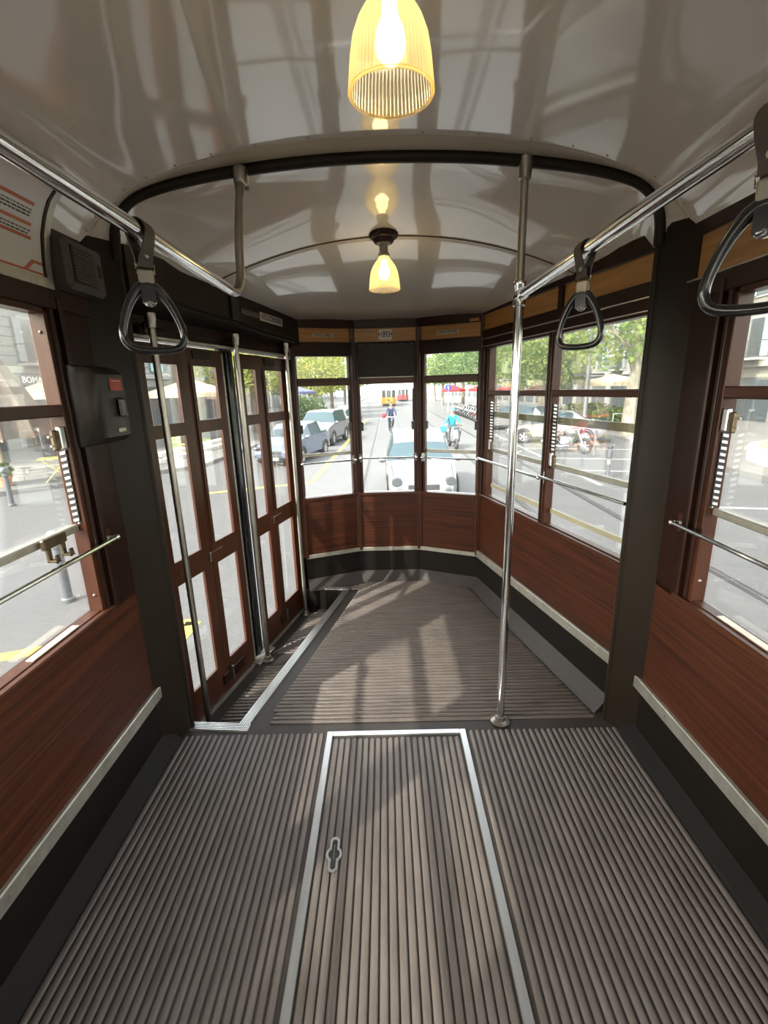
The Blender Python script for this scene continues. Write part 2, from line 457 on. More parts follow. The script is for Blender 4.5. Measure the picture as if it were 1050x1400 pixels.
# ================================================================== CEILING
def interp(t, tab):
    for (a, b), (c, d) in zip(tab, tab[1:]):
        if t <= c: return b + (d - b) * (t - a) / (c - a)
    return tab[-1][1]
def catmull(P, sub=5):
    P = [Vector(p) for p in P]; out = []
    for i in range(len(P) - 1):
        p0 = P[i - 1] if i else P[0] * 2 - P[1]; p1 = P[i]; p2 = P[i + 1]; p3 = P[i + 2] if i + 2 < len(P) else P[-1] * 2 - P[-2]
        for k in range(sub):
            t = k / sub
            out.append(.5 * ((2 * p1) + (-p0 + p2) * t + (2 * p0 - 5 * p1 + 4 * p2 - p3) * t * t + (-p0 + 3 * p1 - 3 * p2 + p3) * t ** 3))
    out.append(P[-1]); return out
half = [(0, 2.362), (.25, 2.354), (.48, 2.332), (.66, 2.298), (.80, 2.256), (.90, 2.212), (.975, 2.160), (1.03, 2.105), (1.058, 2.045)]
prof = [(-a, b) for a, b in reversed(half)] + half[1:]
nearprof = catmull([(CX + a, b, 0) for a, b in prof], 4)
ce = MB(); ce.grid([[(p.x, y_, p.y) for p in nearprof] for y_ in (YB, -2.4, -1.4, -.4, .6, 1.2, 1.80)])
for p in (0,):
    ce.grid([[(p.x, y_, p.y + .03) for p in nearprof] for y_ in (YB, 1.80)])
ceiling = struct(ce.build('ceiling', 'cream', angle=60))
# portal arch profile
arch_half = [(0, 2.332), (.25, 2.326), (.50, 2.306), (.70, 2.280), (.83, 2.253), (.91, 2.222), (.962, 2.172), (.985, 2.11), (.99, 2.03)]
archp = catmull([(CX - a, b, 0) for a, b in reversed(arch_half)] + [(CX + a, b, 0) for a, b in arch_half[1:]], 4)
lip = MB()
mid = [(a * .45 + b * .55) + Vector((0, .004, 0)) for a, b in zip(nearprof, archp)]
lip.grid([[(p.x, 1.80, p.y) for p in nearprof], [(p.x, 1.835, p.y) for p in mid], [(p.x, 1.862, p.y + .010) for p in archp]])
lipo = lip.build('ceiling_lip', 'creamlip', ceiling, angle=60)
sm = MB(); sm.tube([(p.x, 1.796, p.y - .001) for p in nearprof], .0028, 6); sm.build('seam_bead', 'creamlip', ceiling)
for i in range(4, len(nearprof) - 4, 3):
    p = nearprof[i]; rv = MB(); rv.ball((p.x, 1.775, p.y - .001), .0042, 6, 4); rv.build('rivet', 'aluold', ceiling)
# vestibule ceiling
def hx(y): return -.94 + (y - 1.90) * .34 / 1.59        # header face
def rx(y): return 1.05 - (y - 1.93) * .2333
def farz(u, y, xl, xr):
    x_ = lerp(xl, xr, (u + 1) / 2)
    zc = interp(y, [(1.8, 2.318), (1.88, 2.312), (2.15, 2.287), (2.43, 2.247), (2.75, 2.196), (3.1, 2.132), (3.4, 2.078), (3.75, 2.030)])
    zl = interp(y, [(1.8, 2.06), (2.43, 2.048), (3.0, 2.044), (3.75, 2.028)])
    zr = interp(y, [(1.8, 2.09), (1.95, 2.076), (2.43, 2.045), (3.0, 2.036), (3.75, 2.028)])
    p = interp(y, [(1.8, 4.0), (1.9, 3.6), (2.1, 2.5), (2.43, 2.05), (3.75, 2.0)])
    ze = zl if u < 0 else zr
    return x_, ze + (zc - ze) * (1 - abs(u) ** p)
def archz(x):
    for a, b in zip(archp, archp[1:]):
        if a.x <= x <= b.x and b.x > a.x: return a.y + (b.y - a.y) * (x - a.x) / (b.x - a.x)
    return 2.03
rows = []
ys = [1.866, 1.89, 1.92, 2.0, 2.1, 2.2, 2.32, 2.43, 2.55, 2.7, 2.85, 3.0, 3.15, 3.3, 3.45, 3.6, 3.75]
for y_ in ys:
    r_ = []
    for i in range(33):
        u = -1 + i / 16; x_, z_ = farz(u, y_, hx(y_) - .03, rx(y_) + .03); k_ = min(1, (y_ - 1.866) / .30); k_ = k_ * k_ * (3 - 2 * k_); r_.append((x_, y_, z_ * k_ + archz(x_) * (1 - k_)))
    r_.insert(0, (-1.16, y_, r_[0][2] - .02))
    rows.append(r_)
fc = MB(); fc.grid(rows); fc.build('ceiling_panel', 'cream', ceiling, angle=60)
fc = MB(); fc.grid([[(p[0], p[1], p[2] + .05) for p in r_] for r_ in rows]); fc.build('ceiling_deck', 'creamlip', ceiling)
sp_ = MB(); row = rows[7][1:]; sp_.grid([[(p[0], p[1] - .001, p[2] - .0025) for p in row], [(p[0], p[1] - .001, p[2] - .0045) for p in row], [(p[0], p[1] + .03, p[2] - .009) for p in row], [(p[0], p[1] + .03, p[2] - .005) for p in row]])
sp_.build('seam_strip', 'creamlip', ceiling, angle=60)
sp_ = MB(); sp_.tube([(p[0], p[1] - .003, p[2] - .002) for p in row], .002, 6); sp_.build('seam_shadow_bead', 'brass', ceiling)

# ---- portal: dark arch and posts
portal = MB(); tb = [(p.x, 1.868, p.y) for p in archp]
portal.tube(tb, .020, 10)
trim_1 = struct(portal.build('trim_1', 'brown', angle=60))
def pilaster(sx, xin, xout):
    poly = [(xout, 1.735), (xin + sx * .042, 1.80), (xin + sx * .014, 1.842), (xin, 1.862), (xin - sx * .006, 1.876), (xin - sx * .003, 1.89), (xin + sx * .012, 1.90), (xin + sx * .035, 1.90), (xout + sx * .03, 1.96), (xout + sx * .03, 1.735)]
    mb = MB(); mb.prism(poly, -.0, 2.092); ob = mb.build('post', 'brown', trim_1, angle=40)
    bd = MB(); bd.tube([(xin - sx * .001, 1.873, .0), (xin - sx * .001, 1.873, 2.08)], .012, 8); bd.build('edge_bead', 'steel' if 0 else 'brown', trim_1)
    return ob
pilaster(-1, -.968, -1.042)
pilaster(1, 1.012, 1.082)
lp = MB(); lp.prism([(-1.14, 1.86), (-.985, 1.86), (-.985, 1.90), (-1.06, 1.985), (-1.14, 1.985)], -.17, 2.06); lp.build('post_return', 'brown', trim_1, smooth=False)

# ================================================================== WALLS
def seg_wall(name, fr, s0, s1, wins, ztop=2.09, zs=.77, zt=1.81, outer=.060):
    """outer shell with window openings"""
    mb = MB()
    mb.fbox(fr, s0, s1, -.35, zs, -outer, -.014)
    mb.fbox(fr, s0, s1, zt, ztop, -outer, -.014)
    e = s0
    for a, b in wins + [(s1, s1)]:
        a2 = a - .016 if a != b else a
        if a2 - e > .001: mb.fbox(fr, e, a2, zs, zt, -outer, -.014)
        e = b + .016
    return struct(mb.build(name, 'dwood', smooth=False))

def lower(fr, s0, s1, wall, panels, z0=.30, z1=.755, kick='kick', strip='aluold', strip_d=.014):
    mb = MB(); mb.fbox(fr, s0, s1, 0, .262, -.014, .0); mb.build('kick_panel', kick, wall, smooth=False)
    mb = MB(); mb.fbox(fr, s0, s1, .250, z0 + .008, -.014, strip_d); st = mb.build('trim_strip', strip, wall, bevel=.004)
    s = s0 + .11
    while s < s1 - .03:
        q = MB(); P = fr.P(s, .281, strip_d)
        q.ball(P, .0048, 6, 4); q.build('screw', 'steel', st); s += .21
    for a, b in panels:
        mb = MB(); mb.fbox(fr, a, b, z0, z1, -.014, -.002); mb.build('panel', 'panel', wall, bevel=.001)

def sill(fr, s0, s1, wall, z=.755, wood='wood_h'):
    mb = MB(); mb.fbox(fr, s0, s1, z - .002, z + .022, -.06, .010); mb.build('sill', wood, wall, bevel=.004)

def rack(win, fr, s, z0, z1, d, side, n):
    """dark ratchet strip with bright teeth on the face of a window jamb, beside the glass"""
    mb = MB(); mb.fbox(fr, s - .005, s + .001, z0, z1, d - .010, d + .010); st = mb.build('ratchet_strip', 'blackm', win, smooth=False)
    for i in range(n):
        z = z0 + (i + .5) * (z1 - z0) / n; h = (z1 - z0) / n; P = fr.P
        t = MB(); t.plate([P(s - .0055, z - .34 * h, d - .009), P(s - .0055, z - .16 * h, d + .009), P(s - .0055, z + .28 * h, d + .009), P(s - .0055, z + .10 * h, d - .009)], fr.e * -.004)
        t.build('tooth', 'alu', st, smooth=False)
def latch(win, fr, s, z, d, side):
    mb = MB(); mb.fbox(fr, s - .012, s + .012, z - .036, z + .036, d, d + .016); o = mb.build('sash_latch', 'alu', win, bevel=.003)
    mb = MB(); mb.fbox(fr, s + side * .012, s + side * .036, z - .040, z + .026, d - .004, d + .010); mb.build('catch', 'brass', o, bevel=.004)
    mb = MB(); mb.fbox(fr, s + side * .026, s + side * .056, z + .004, z + .010, d + .002, d + .008); mb.fbox(fr, s + side * .026, s + side * .050, z - .026, z - .020, d + .002, d + .008)
    mb.build('finger_bar', 'steel', o, smooth=False)

def window(n, fr, a, b, zs, zm0, zm1, zt, dg=-.053, sash=None, low=False, upbar=None, jw=.018, frame='wood'):
    """jambs, transom, upper pane, lower pane"""
    mb = MB()
    mb.fbox(fr, a - jw, a, zs, zt, -.056, -.006); mb.fbox(fr, b, b + jw, zs, zt, -.056, -.006)
    mb.fbox(fr, a, b, zt - .006, zt + .012, -.056, -.006)
    mb.fbox(fr, a, b, zs - .02, zs + .004, -.056, -.012)
    o = struct(mb.build('window_%d' % n, frame, bevel=.002))
    mb = MB(); mb.fbox(fr, a, b, zm0, zm1, -.065, -.004); mb.build('transom', 'wood_h', o, bevel=.004)
    mb = MB(); mb.fbox(fr, a, b, zm1, zt - .006, dg - .002, dg + .002); mb.build('pane', 'glass2', o, smooth=False)
    mb = MB(); mb.fbox(fr, a, b, zs + .004, zm0, dg - .002, dg + .002); mb.build('pane', 'glass', o, smooth=False)
    if sash:
        mb = MB(); mb.fbox(fr, a, b, sash - .013, sash + .013, dg + .002, dg + .022); mb.build('sash_rail', 'aluold', o, bevel=.004)
    if low:
        mb = MB(); mb.fbox(fr, a, b, zs + .06, zs + .085, dg + .003, dg + .008); mb.build('sash_rail', 'yellowed', o, smooth=False)
    if upbar:
        mb = MB(); mb.fbox(fr, a, b, upbar - .02, upbar + .02, dg - .02, dg - .004); mb.build('sash_rail', 'yellowed', o, smooth=False)
    return o

# ---- near left wall
LW = [(.62, 1.527), (-.42, .41), (-1.46, -.63), (-2.5, -1.67)]
wall_left = seg_wall('wall_left', FL, YB, 1.86, [(a, b) for a, b in reversed(LW)])
lower(FL, YB, 1.80, wall_left, [(YB, 1.80)], z1=.775)
sill(FL, YB, 1.60, wall_left, .775)
# ---- near right wall
wall_right = seg_wall('wall_right', FRN, YB, 1.86, [(a, b) for a, b in reversed(LW)])
lower(FRN, YB, 1.80, wall_right, [(YB, 1.80)], z1=.755)
sill(FRN, YB, 1.62, wall_right, .755)
for fr, wl, right in ((FL, wall_left, 0), (FRN, wall_right, 1)):
    # posts between the windows, flush dark timber, and the broad board next to the portal
    mb = MB(); mb.fbox(fr, 1.60, 1.79, .775, 1.86, -.014, -.001); mb.build('post_board', 'dpost', wl, smooth=False)
    mb = MB(); mb.fbox(fr, 1.545, 1.562, .78, 1.86, -.014, .004); mb.build('post_bead', 'dwood', wl, bevel=.003)
    mb = MB(); mb.fbox(fr, 1.578, 1.60, .78, 1.86, -.014, .014); mb.build('post_bead', 'dwood', wl, bevel=.005)
    for a, b in ((.41, .62), (-.63, -.42), (-1.67, -1.46), (YB, -2.5)):
        mb = MB(); mb.fbox(fr, a + .02, b - .02, .775, 1.86, -.014, -.001); mb.build('post_board', 'wood', wl, smooth=False)
    # header mouldings
    mb = MB(); mb.fbox(fr, YB, 1.78, 1.82, 1.885, -.014, .006); mb.build('header_board', 'dwood', wl, bevel=.003)
    mb = MB(); mb.fbox(fr, YB, 1.78, 1.880, 1.886, .004, .012); mb.build('header_bead', 'steel' if right else 'dwood', wl, smooth=False)
    mb = MB(); mb.fbox(fr, YB, 1.76, 1.89, 2.02, -.014, -.003); mb.build('header_board', 'amber' if right else 'dwood', wl, smooth=False)
    mb = MB(); mb.fbox(fr, YB, 1.80, 2.02, 2.10, -.014, .010); mb.build('header_board', 'dwood', wl, bevel=.003)
nwin = 1
for k, (a, b) in enumerate(LW):
    for fr, side in ((FL, 'l'), (FRN, 'r')):
        zs = .797 if side == 'l' else .777
        o = window(nwin, fr, a, b, zs, 1.492, 1.53, 1.81, sash=1.115 if k < 2 else None)
        nwin += 1
        if k == 0:
            rack(o, fr, b, 1.135, 1.385, -.030, 1, 12)
            latch(o, fr, b - .014, 1.425, -.028, -1)
            mb = MB(); mb.fbox(fr, b + .0175, 1.546, zs, 1.82, -.055, -.004); mb.build('jamb_post', 'wood', o, bevel=.003)
            for zz in (1.75, 1.44, 1.13, .86):
                q = MB(); q.ball(fr.P(b - .001, zz, -.026), .0055, 8, 4); q.build('screw', 'steel', o)
            mb = MB(); mb.fbox(fr, b - .33, b - .12, zs + .003, zs + .007, -.04, -.016); mb.build('drain_plate', 'sill', o, smooth=False)

# ---- rear right (tapering) wall
RW = [(.02, .666), (.727, 1.443)]
wall_rr = seg_wall('wall_rear_right', FRF, -.02, FRF.L + .03, RW, ztop=2.12, zs=.755)
lower(FRF, 0, FRF.L, wall_rr, [(.0, FRF.L - .02)], z1=.745)
mb = MB(); mb.fbox(FRF, FRF.L - .022, FRF.L, .30, .76, -.014, .006); mb.build('corner_bead', 'wood', wall_rr, bevel=.003)
sill(FRF, 0, FRF.L, wall_rr, .745)
mb = MB(); mb.fbox(FRF, .684, .709, .765, 1.82, -.05, .0); mb.build('post_board', 'wood', wall_rr, bevel=.004)
mb = MB(); mb.fbox(FRF, .690, .703, .765, 1.82, 0, .010); mb.build('post_bead', 'dwood', wall_rr, bevel=.004)
mb = MB(); mb.fbox(FRF, 1.461, FRF.L, .765, 1.82, -.05, .0); mb.build('post_board', 'wood', wall_rr, bevel=.004)
mb = MB(); mb.fbox(FRF, 1.485, 1.505, .765, 1.82, 0, .012); mb.build('post_bead', 'dwood', wall_rr, bevel=.004)
mb = MB(); mb.fbox(FRF, 0, FRF.L, 1.815, 1.865, -.014, .006); mb.build('header_board', 'dwood', wall_rr, bevel=.002)
mb = MB(); mb.fbox(FRF, 0, FRF.L, 1.868, 1.925, -.014, .012); mb.build('header_board', 'dwood', wall_rr, bevel=.003)
for zz in (1.8195, 1.868):
    mb = MB(); mb.fbox(FRF, 0, FRF.L, zz - .0025, zz + .0025, .002, .010 if zz < 1.85 else .015); mb.build('header_bead', 'alu', wall_rr, smooth=False)
for a, b in ((0, .60), (.64, 1.035), (1.065, FRF.L)):
    mb = MB(); mb.fbox(FRF, a, b, 1.925, 2.03, -.014, -.002); mb.build('header_board', 'amber', wall_rr, smooth=False)
for a, b in ((.60, .64), (1.035, 1.065)):
    mb = MB(); mb.fbox(FRF, a, b, 1.92, 2.04, -.014, .012); mb.build('header_block', 'dwood', wall_rr, bevel=.003)
mb = MB(); mb.fbox(FRF, 0, FRF.L, 2.028, 2.10, -.014, .012); mb.build('header_board', 'dwood', wall_rr, bevel=.003)
for k, (a, b) in enumerate(RW):
    o = window(nwin, FRF, a, b, .770, 1.488, 1.522, 1.812, sash=1.108, low=True, upbar=1.355); nwin += 1
    rack(o, FRF, b, 1.19, 1.45, -.030, -1, 13)
    latch(o, FRF, b - .014, 1.145, -.028, -1)

# ---- rear wall, three facets
mb = MB()
for fr in (F1, F2, F3):
    mb.fbox(fr, 0, fr.L, -.35, .74, -.085, -.014); mb.fbox(fr, 0, fr.L, 1.80, 2.10, -.085, -.014)
    mb.fbox(fr, -.02, .029, .74, 1.80, -.06, -.014); mb.fbox(fr, fr.L - .026, fr.L + .02, .74, 1.80, -.06, -.014)
wall_rear = struct(mb.build('wall_rear', 'dwood', smooth=False))
for fr in (F1, F2, F3):
    lower(fr, 0, fr.L, wall_rear, [(.015, fr.L - .015)], z0=.275, z1=.725, strip_d=.010)
    sill(fr, 0, fr.L, wall_rear, .725)
    mb = MB(); mb.fbox(fr, 0, fr.L, 1.80, 1.892, -.014, .006); mb.build('header_board', 'dwood', wall_rear, bevel=.003)
    mb = MB(); mb.fbox(fr, .004, fr.L - .004, 1.892, 1.986, -.014, -.002); mb.build('header_board', 'amber', wall_rear, smooth=False)
    mb = MB(); mb.fbox(fr, 0, fr.L, 1.986, 2.10, -.014, .010); mb.build('header_board', 'dwood', wall_rear, bevel=.003)
for fr, s in ((F1, 0), (F1, F1.L), (F2, F2.L), (F3, F3.L)):
    P = fr.P(s, 0, 0)
    mb = MB(); mb.box(P.x - .022, P.x + .022, P.y - .012, P.y + .03, .26, .76); mb.build('mullion_foot', 'wood', wall_rear, bevel=.004)
    mb = MB(); mb.box(P.x - .020, P.x + .020, P.y - .010, P.y + .07, .76, 2.10); mb.build('mullion', 'wood', wall_rear, bevel=.005)
    mb = MB(); mb.box(P.x - .006, P.x + .006, P.y - .024, P.y - .014, .76, 1.90); mb.build('mullion_bead', 'dwood', wall_rear, bevel=.003)
for k, (fr, a, b) in enumerate(((F1, .03, .425), (F2, .045, .455), (F3, .045, .452))):
    o = window(nwin, fr, a, b, .745, 1.585 if k != 1 else 1.590, 1.640, 1.80, sash=1.072 if k != 1 else None); nwin += 1
    for s in (a + .004, b - .004):
        q = MB(); q.fbox(fr, s - .014, s + .014, 1.24, 1.305, -.04, -.004); q.build('sash_latch', 'greybox', o, bevel=.004)
    q = MB(); q.fbox(fr, b - .008, b + .004, 1.31, 1.55, -.03, -.006); q.build('ratchet_strip', 'blackm', o, smooth=False)

# ---- end of the car behind the camera
mb = MB(); mb.box(-1.12, 1.16, YB - .06, YB, -.05, .9); mb.box(-1.12, 1.16, YB - .06, YB, 1.85, 2.4)
for a in (-1.12, -.40, .36, 1.08): mb.box(a, a + .08, YB - .06, YB, .9, 1.85)
wall_front = struct(mb.build('wall_front', 'wood', smooth=False))
mb = MB(); mb.box(-1.1, 1.14, YB - .035, YB - .03, .9, 1.85); mb.build('pane', 'glass', wall_front, smooth=False)

# ================================================================== DOORS
def folding_door(n, leaves, handle_at):
    P = FD.P((leaves[0][0] + leaves[-1][1]) / 2, WELL, 0)
    d = thing('door_%d' % n, P); struct(d)
    for (s0, s1, g0, g1) in leaves:
        mb = MB(); D0, D1 = .002, .020
        mb.fbox(FD, s0, g0, -.155, 1.775, D0, D1); mb.fbox(FD, g1, s1, -.155, 1.775, D0, D1)
        for z0, z1 in ((-.155, .03), (.643, .752), (1.362, 1.412), (1.695, 1.775)): mb.fbox(FD, g0, g1, z0, z1, D0, D1)
        lf = mb.build('leaf', 'wood', d, smooth=False)
        for z0, z1 in ((.03, .643), (.752, 1.362), (1.412, 1.695)):
            mb = MB(); mb.fbox(FD, g0, g1, z0, z1, .002, .005); mb.build('pane', 'glass', lf, smooth=False)
        for z0, z1 in ((.03, .643), (.752, 1.362), (1.412, 1.695)):
            mb = MB(); b_ = .006
            mb.fbox(FD, g0, g0 + b_, z0, z1, .005, .016); mb.fbox(FD, g1 - b_, g1, z0, z1, .012, .020); mb.fbox(FD, g0, g1, z0, z0 + b_, .012, .020); mb.fbox(FD, g0, g1, z1 - b_, z1, .012, .020)
            mb.build('glazing_bead', 'wood', lf, smooth=False)
    for s in handle_at:
        mb = MB(); mb.fbox(FD, s - .045, s + .085, .672, .716, .018, .027); o = mb.build('pull_plate', 'wood_h', d, bevel=.006)
        mb = MB(); mb.fbox(FD, s - .048, s - .036, .668, .72, .018, .034); mb.build('plate_stop', 'steel', o, bevel=.002)
        mb = MB(); mb.fbox(FD, s - .06, s + .16, -.10, -.03, .018, .030); mb.build('lower_hinge', 'dwood', d, bevel=.004)
        mb = MB(); mb.fbox(FD, s + .01, s + .022, -.10, -.01, .028, .044); mb.build('hinge_pin', 'steel', d, bevel=.002)
        mb = MB(); mb.fbox(FD, s - .004, s + .004, .76, 1.70, .018, .028); mb.build('hinge_bead', 'wood', d, bevel=.002)
        mb = MB(); mb.fbox(FD, s + .03, s + .17, 1.722, 1.762, .018, .028); mb.build('arm_plate', 'dwood', d, bevel=.003)
    return d
folding_door(1, [(.055, .412, .12, .34), (.415, .715, .458, .657)], [.43])
folding_door(2, [(.885, 1.148, .932, 1.080), (1.152, 1.53, 1.20, 1.438)], [1.165])
mb = MB(); mb.fbox(FD, .735, .868, WELL, 1.79, -.03, -.005)
trim_2 = struct(mb.build('trim_2', 'blackm', smooth=False))
for s in (.722, .874):
    mb = MB(); mb.fbox(FD, s - .007, s + .007, -.15, 1.76, .0, .020); st = mb.build('edge_strip', 'aluold', trim_2, smooth=False)
    for i in range(16):
        q = MB(); q.fbox(FD, s - .0025, s + .0025, -.08 + i * .115, -.075 + i * .115, .020, .0215); q.build('screw', 'blackm', st, smooth=False)
mb = MB(); mb.fbox(FD, .78, .82, WELL, 1.78, -.005, .012); mb.build('rubber_seal', 'black', trim_2, bevel=.006)
mb = MB(); mb.fbox(FD, 1.53, 1.60, WELL, 1.80, -.05, .02); mb.build('jamb', 'wood', trim_2, bevel=.004)
mb = MB(); mb.fbox(FD, -.05, .055, WELL, 1.80, -.05, .02); mb.build('jamb', 'wood', trim_2, bevel=.004)
mb = MB(); mb.fbox(FD, .02, 1.56, WELL, WELL + .012, .02, .035); mb.build('threshold', 'aluold', trim_2, smooth=False)
mb = MB(); mb.fbox(FD, .69, .90, WELL, WELL + .018, .0, .07); mb.build('floor_guide', 'aluold', trim_2, bevel=.004)
mb = MB(); mb.fbox(FD, -.06, 1.62, -.30, -.155, -.06, .0); mb.build('threshold', 'blackm', trim_2, smooth=False)
# header box with its mouldings
FH = Fr((-.94, 1.90), (-.60, 3.49), (0, 2))
def hbot(q): return 1.916 - .040 * q / 1.6
mb = MB(); P = FH.P
mb.hexa([P(-.02, hbot(0), 0), P(1.63, hbot(1.63), 0), FD.P(1.62, 1.862, -.06), FD.P(-.08, 1.862, -.06), P(-.02, 2.09, 0), P(1.63, 2.09, 0), FD.P(1.62, 2.09, -.06), FD.P(-.08, 2.09, -.06)])
trim_3 = struct(mb.build('trim_3', 'brown', smooth=False))
for dz, hh, dd in ((-.004, .014, .010), (.020, .005, .006)):
    mb = MB(); mb.hexa([P(-.02, hbot(0) + dz, 0), P(1.60, hbot(1.6) + dz, 0), P(1.60, hbot(1.6) + dz, dd), P(-.02, hbot(0) + dz, dd), P(-.02, hbot(0) + dz + hh, 0), P(1.60, hbot(1.6) + dz + hh, 0), P(1.60, hbot(1.6) + dz + hh, dd), P(-.02, hbot(0) + dz + hh, dd)])
    mb.build('header_bead', 'brown', trim_3, bevel=.003)
mb = MB(); mb.fbox(FD, -.06, 1.60, 1.79, 1.88, -.05, .03); mb.build('track_board', 'dwood', trim_3, smooth=False)
mb = MB(); mb.fbox(FD, .02, 1.55, 1.785, 1.80, .03, .062); mb.build('door_track', 'aluold', trim_3, bevel=.003)
mb = MB(); mb.fbox(FD, .02, 1.55, 1.835, 1.845, .03, .05); mb.build('door_track', 'dwood', trim_3, smooth=False)
for s in (.80, 1.50, .12):
    q = MB(); q.fbox(FD, s - .02, s + .02, 1.80, 1.85, .05, .075); q.build('track_roller', 'brass', trim_3, bevel=.006)

# ================================================================== FITTINGS
# ---- horizontal handrails
hr = thing('handrail', (-.49, -.6, 1.87))
tag(hr, 'polished ceiling handrail on the left, bending up to the dark arch', 'handrail', 'ceiling handrails')
mb = MB(); mb.tube([(-.49, YB + .02, 1.872), (-.49, 1.60, 1.872)], .0165, 14); mb.build('rail', 'chrome', hr)
bend = [(-.49, 1.60, 1.872), (-.49, 1.66, 1.874), (-.49, 1.705, 1.888), (-.49, 1.735, 1.915), (-.488, 1.748, 1.95), (-.486, 1.76, 2.05), (-.484, 1.80, 2.17), (-.482, 1.835, 2.25)]
mb = MB(); mb.tube(catmull(bend, 3), .0150, 12); mb.build('bent_end', 'steel', hr)
mb = MB(); mb.lathe([(.020, 0), (.026, .01), (.026, .05), (.022, .06)], (-.482, 1.846, 2.245), 12); mb.box(-.507, -.457, 1.846, 1.856, 2.235, 2.30); mb.build('socket', 'steel', hr)
hr2 = thing('handrail', (.51, -.6, 1.87))
tag(hr2, 'polished ceiling handrail on the right, ending at the floor pole', 'handrail', 'ceiling handrails')
mb = MB(); mb.tube([(.51, YB + .02, 1.872), (.51, 1.835, 1.872)], .0165, 14); mb.build('rail', 'chrome', hr2)
# bracket carrying the left rail, fixed to the door header
br = MB(); br.fbox(FH, .70, .775, 1.925, 2.045, 0, .014)
tag(br.build('rail_bracket', 'blackm', bevel=.004), 'black bracket plate on the brown door header behind the rail end', 'bracket')
# ---- floor pole on the right
PX, PY = .51, 1.865
pl = thing('floor_pole', (PX, PY, 0))
tag(pl, 'tall chrome floor pole standing on the right beside the arch', 'pole')
mb = MB(); mb.tube([(PX, PY, .01), (PX, PY, 1.86)], .0175, 14); mb.build('pole', 'chrome', pl)
mb = MB(); mb.tube([(PX, PY, 1.90), (PX, PY, 2.29)], .0150, 12); mb.build('upper_pole', 'steel', pl)
mb = MB(); mb.lathe([(.045, .004), (.045, .010), (.038, .014), (.024, .018), (.022, .035), (.018, .037)], (PX, PY, 0), 16); fl_ = mb.build('floor_flange', 'steel', pl)
for k in range(3):
    a = k * 2.1 + .4; q = MB(); q.ball((PX + .033 * math.cos(a), PY + .033 * math.sin(a), .0145), .0045, 6, 4); q.build('screw', 'aluold', fl_)
mb = MB(); mb.lathe([(.019, 1.835), (.024, 1.838), (.024, 1.855), (.020, 1.86), (.0205, 1.90), (.024, 1.905), (.024, 1.92), (.018, 1.924)], (PX, PY, 0), 14); mb.tube([(PX, PY, 1.872), (PX, PY - .05, 1.872)], .0225, 12); mb.build('tee_clamp', 'chrome', pl)
mb = MB(); mb.lathe([(.018, 2.245), (.023, 2.25), (.025, 2.29), (.026, 2.315)], (PX, PY, 0), 12); mb.build('top_socket', 'steel', pl)
# ---- poles by the door
for x_, y_, zt_, r_, lab in ((-.966, 2.05, 1.85, .0150, 'worn steel door pole nearest the dark portal, in front of the first door leaf'),
                        (-.820, 2.70, 1.835, .0150, 'worn steel door pole standing on the step between the two folding doors'),
                        (-.672, 3.337, 1.842, .0140, 'worn steel door pole at the far end of the step, beside the rear wall')):
    p_ = thing('door_pole', (x_, y_, WELL)); tag(p_, lab, 'pole', 'door poles')
    mb = MB(); mb.tube([(x_, y_, WELL + .006), (x_, y_, zt_)], r_, 12); mb.build('pole', 'steel', p_)
    mb = MB(); mb.lathe([(.036, WELL), (.036, WELL + .008), (.024, WELL + .013), (.021, WELL + .035), (.016, WELL + .037)], (x_, y_, 0), 14); mb.build('floor_flange', 'steel', p_)
    mb = MB(); mb.lathe([(.016, zt_ - .03), (.020, zt_ - .028), (.021, zt_ + .0), (.024, zt_ + .005), (.024, zt_ + .03)], (x_, y_, 0), 12); mb.build('top_socket', 'steel', p_)

# ---- guard rails across the windows
def guard(fr, s0, s1, z, d, label, ends=(1, 1), r=.0085):
    g = thing('guard_rail', fr.P((s0 + s1) / 2, z, d)); tag(g, label, 'guard rail', 'window guard rails')
    mb = MB(); mb.tube([fr.P(s0, z, d), fr.P(s1, z, d)], r, 10); mb.build('bar', 'chrome', g)
    for s, k in ((s0, ends[0]), (s1, ends[1])):
        if not k: continue
        q = MB(); q.tube([fr.P(s, z, d), fr.P(s, z, -.002)], .006, 8); q.ball(fr.P(s, z, d), .0125, 10, 6)
        q.plate([fr.P(s - .012, z - .034, -.003), fr.P(s + .012, z - .034, -.003), fr.P(s + .014, z, -.003), fr.P(s + .012, z + .034, -.003), fr.P(s - .012, z + .034, -.003), fr.P(s - .014, z, -.003)], fr.n * .006)
        q.build('bar_end', 'chrome', g, angle=50)
guard(FL, .42, 1.625, 1.046, .032, 'chrome guard rail across the near left window')
guard(FRN, .42, 1.635, 1.046, .032, 'chrome guard rail across the near right window')
guard(FRF, .0, .685, 1.046, .030, 'chrome guard rail of the right rear window next to the portal', (0, 0))
guard(FRF, .690, 1.495, 1.038, .030, 'chrome guard rail of the right window next to the rear corner')
guard(F1, .015, .44, 1.018, .022, 'thin guard rail across the left pane of the rear end', r=.0065)
guard(F2, .03, .47, 1.028, .022, 'thin guard rail across the middle pane of the rear end', r=.0065)
guard(F3, .03, .465, 1.024, .022, 'thin guard rail across the right pane of the rear end', r=.0065)
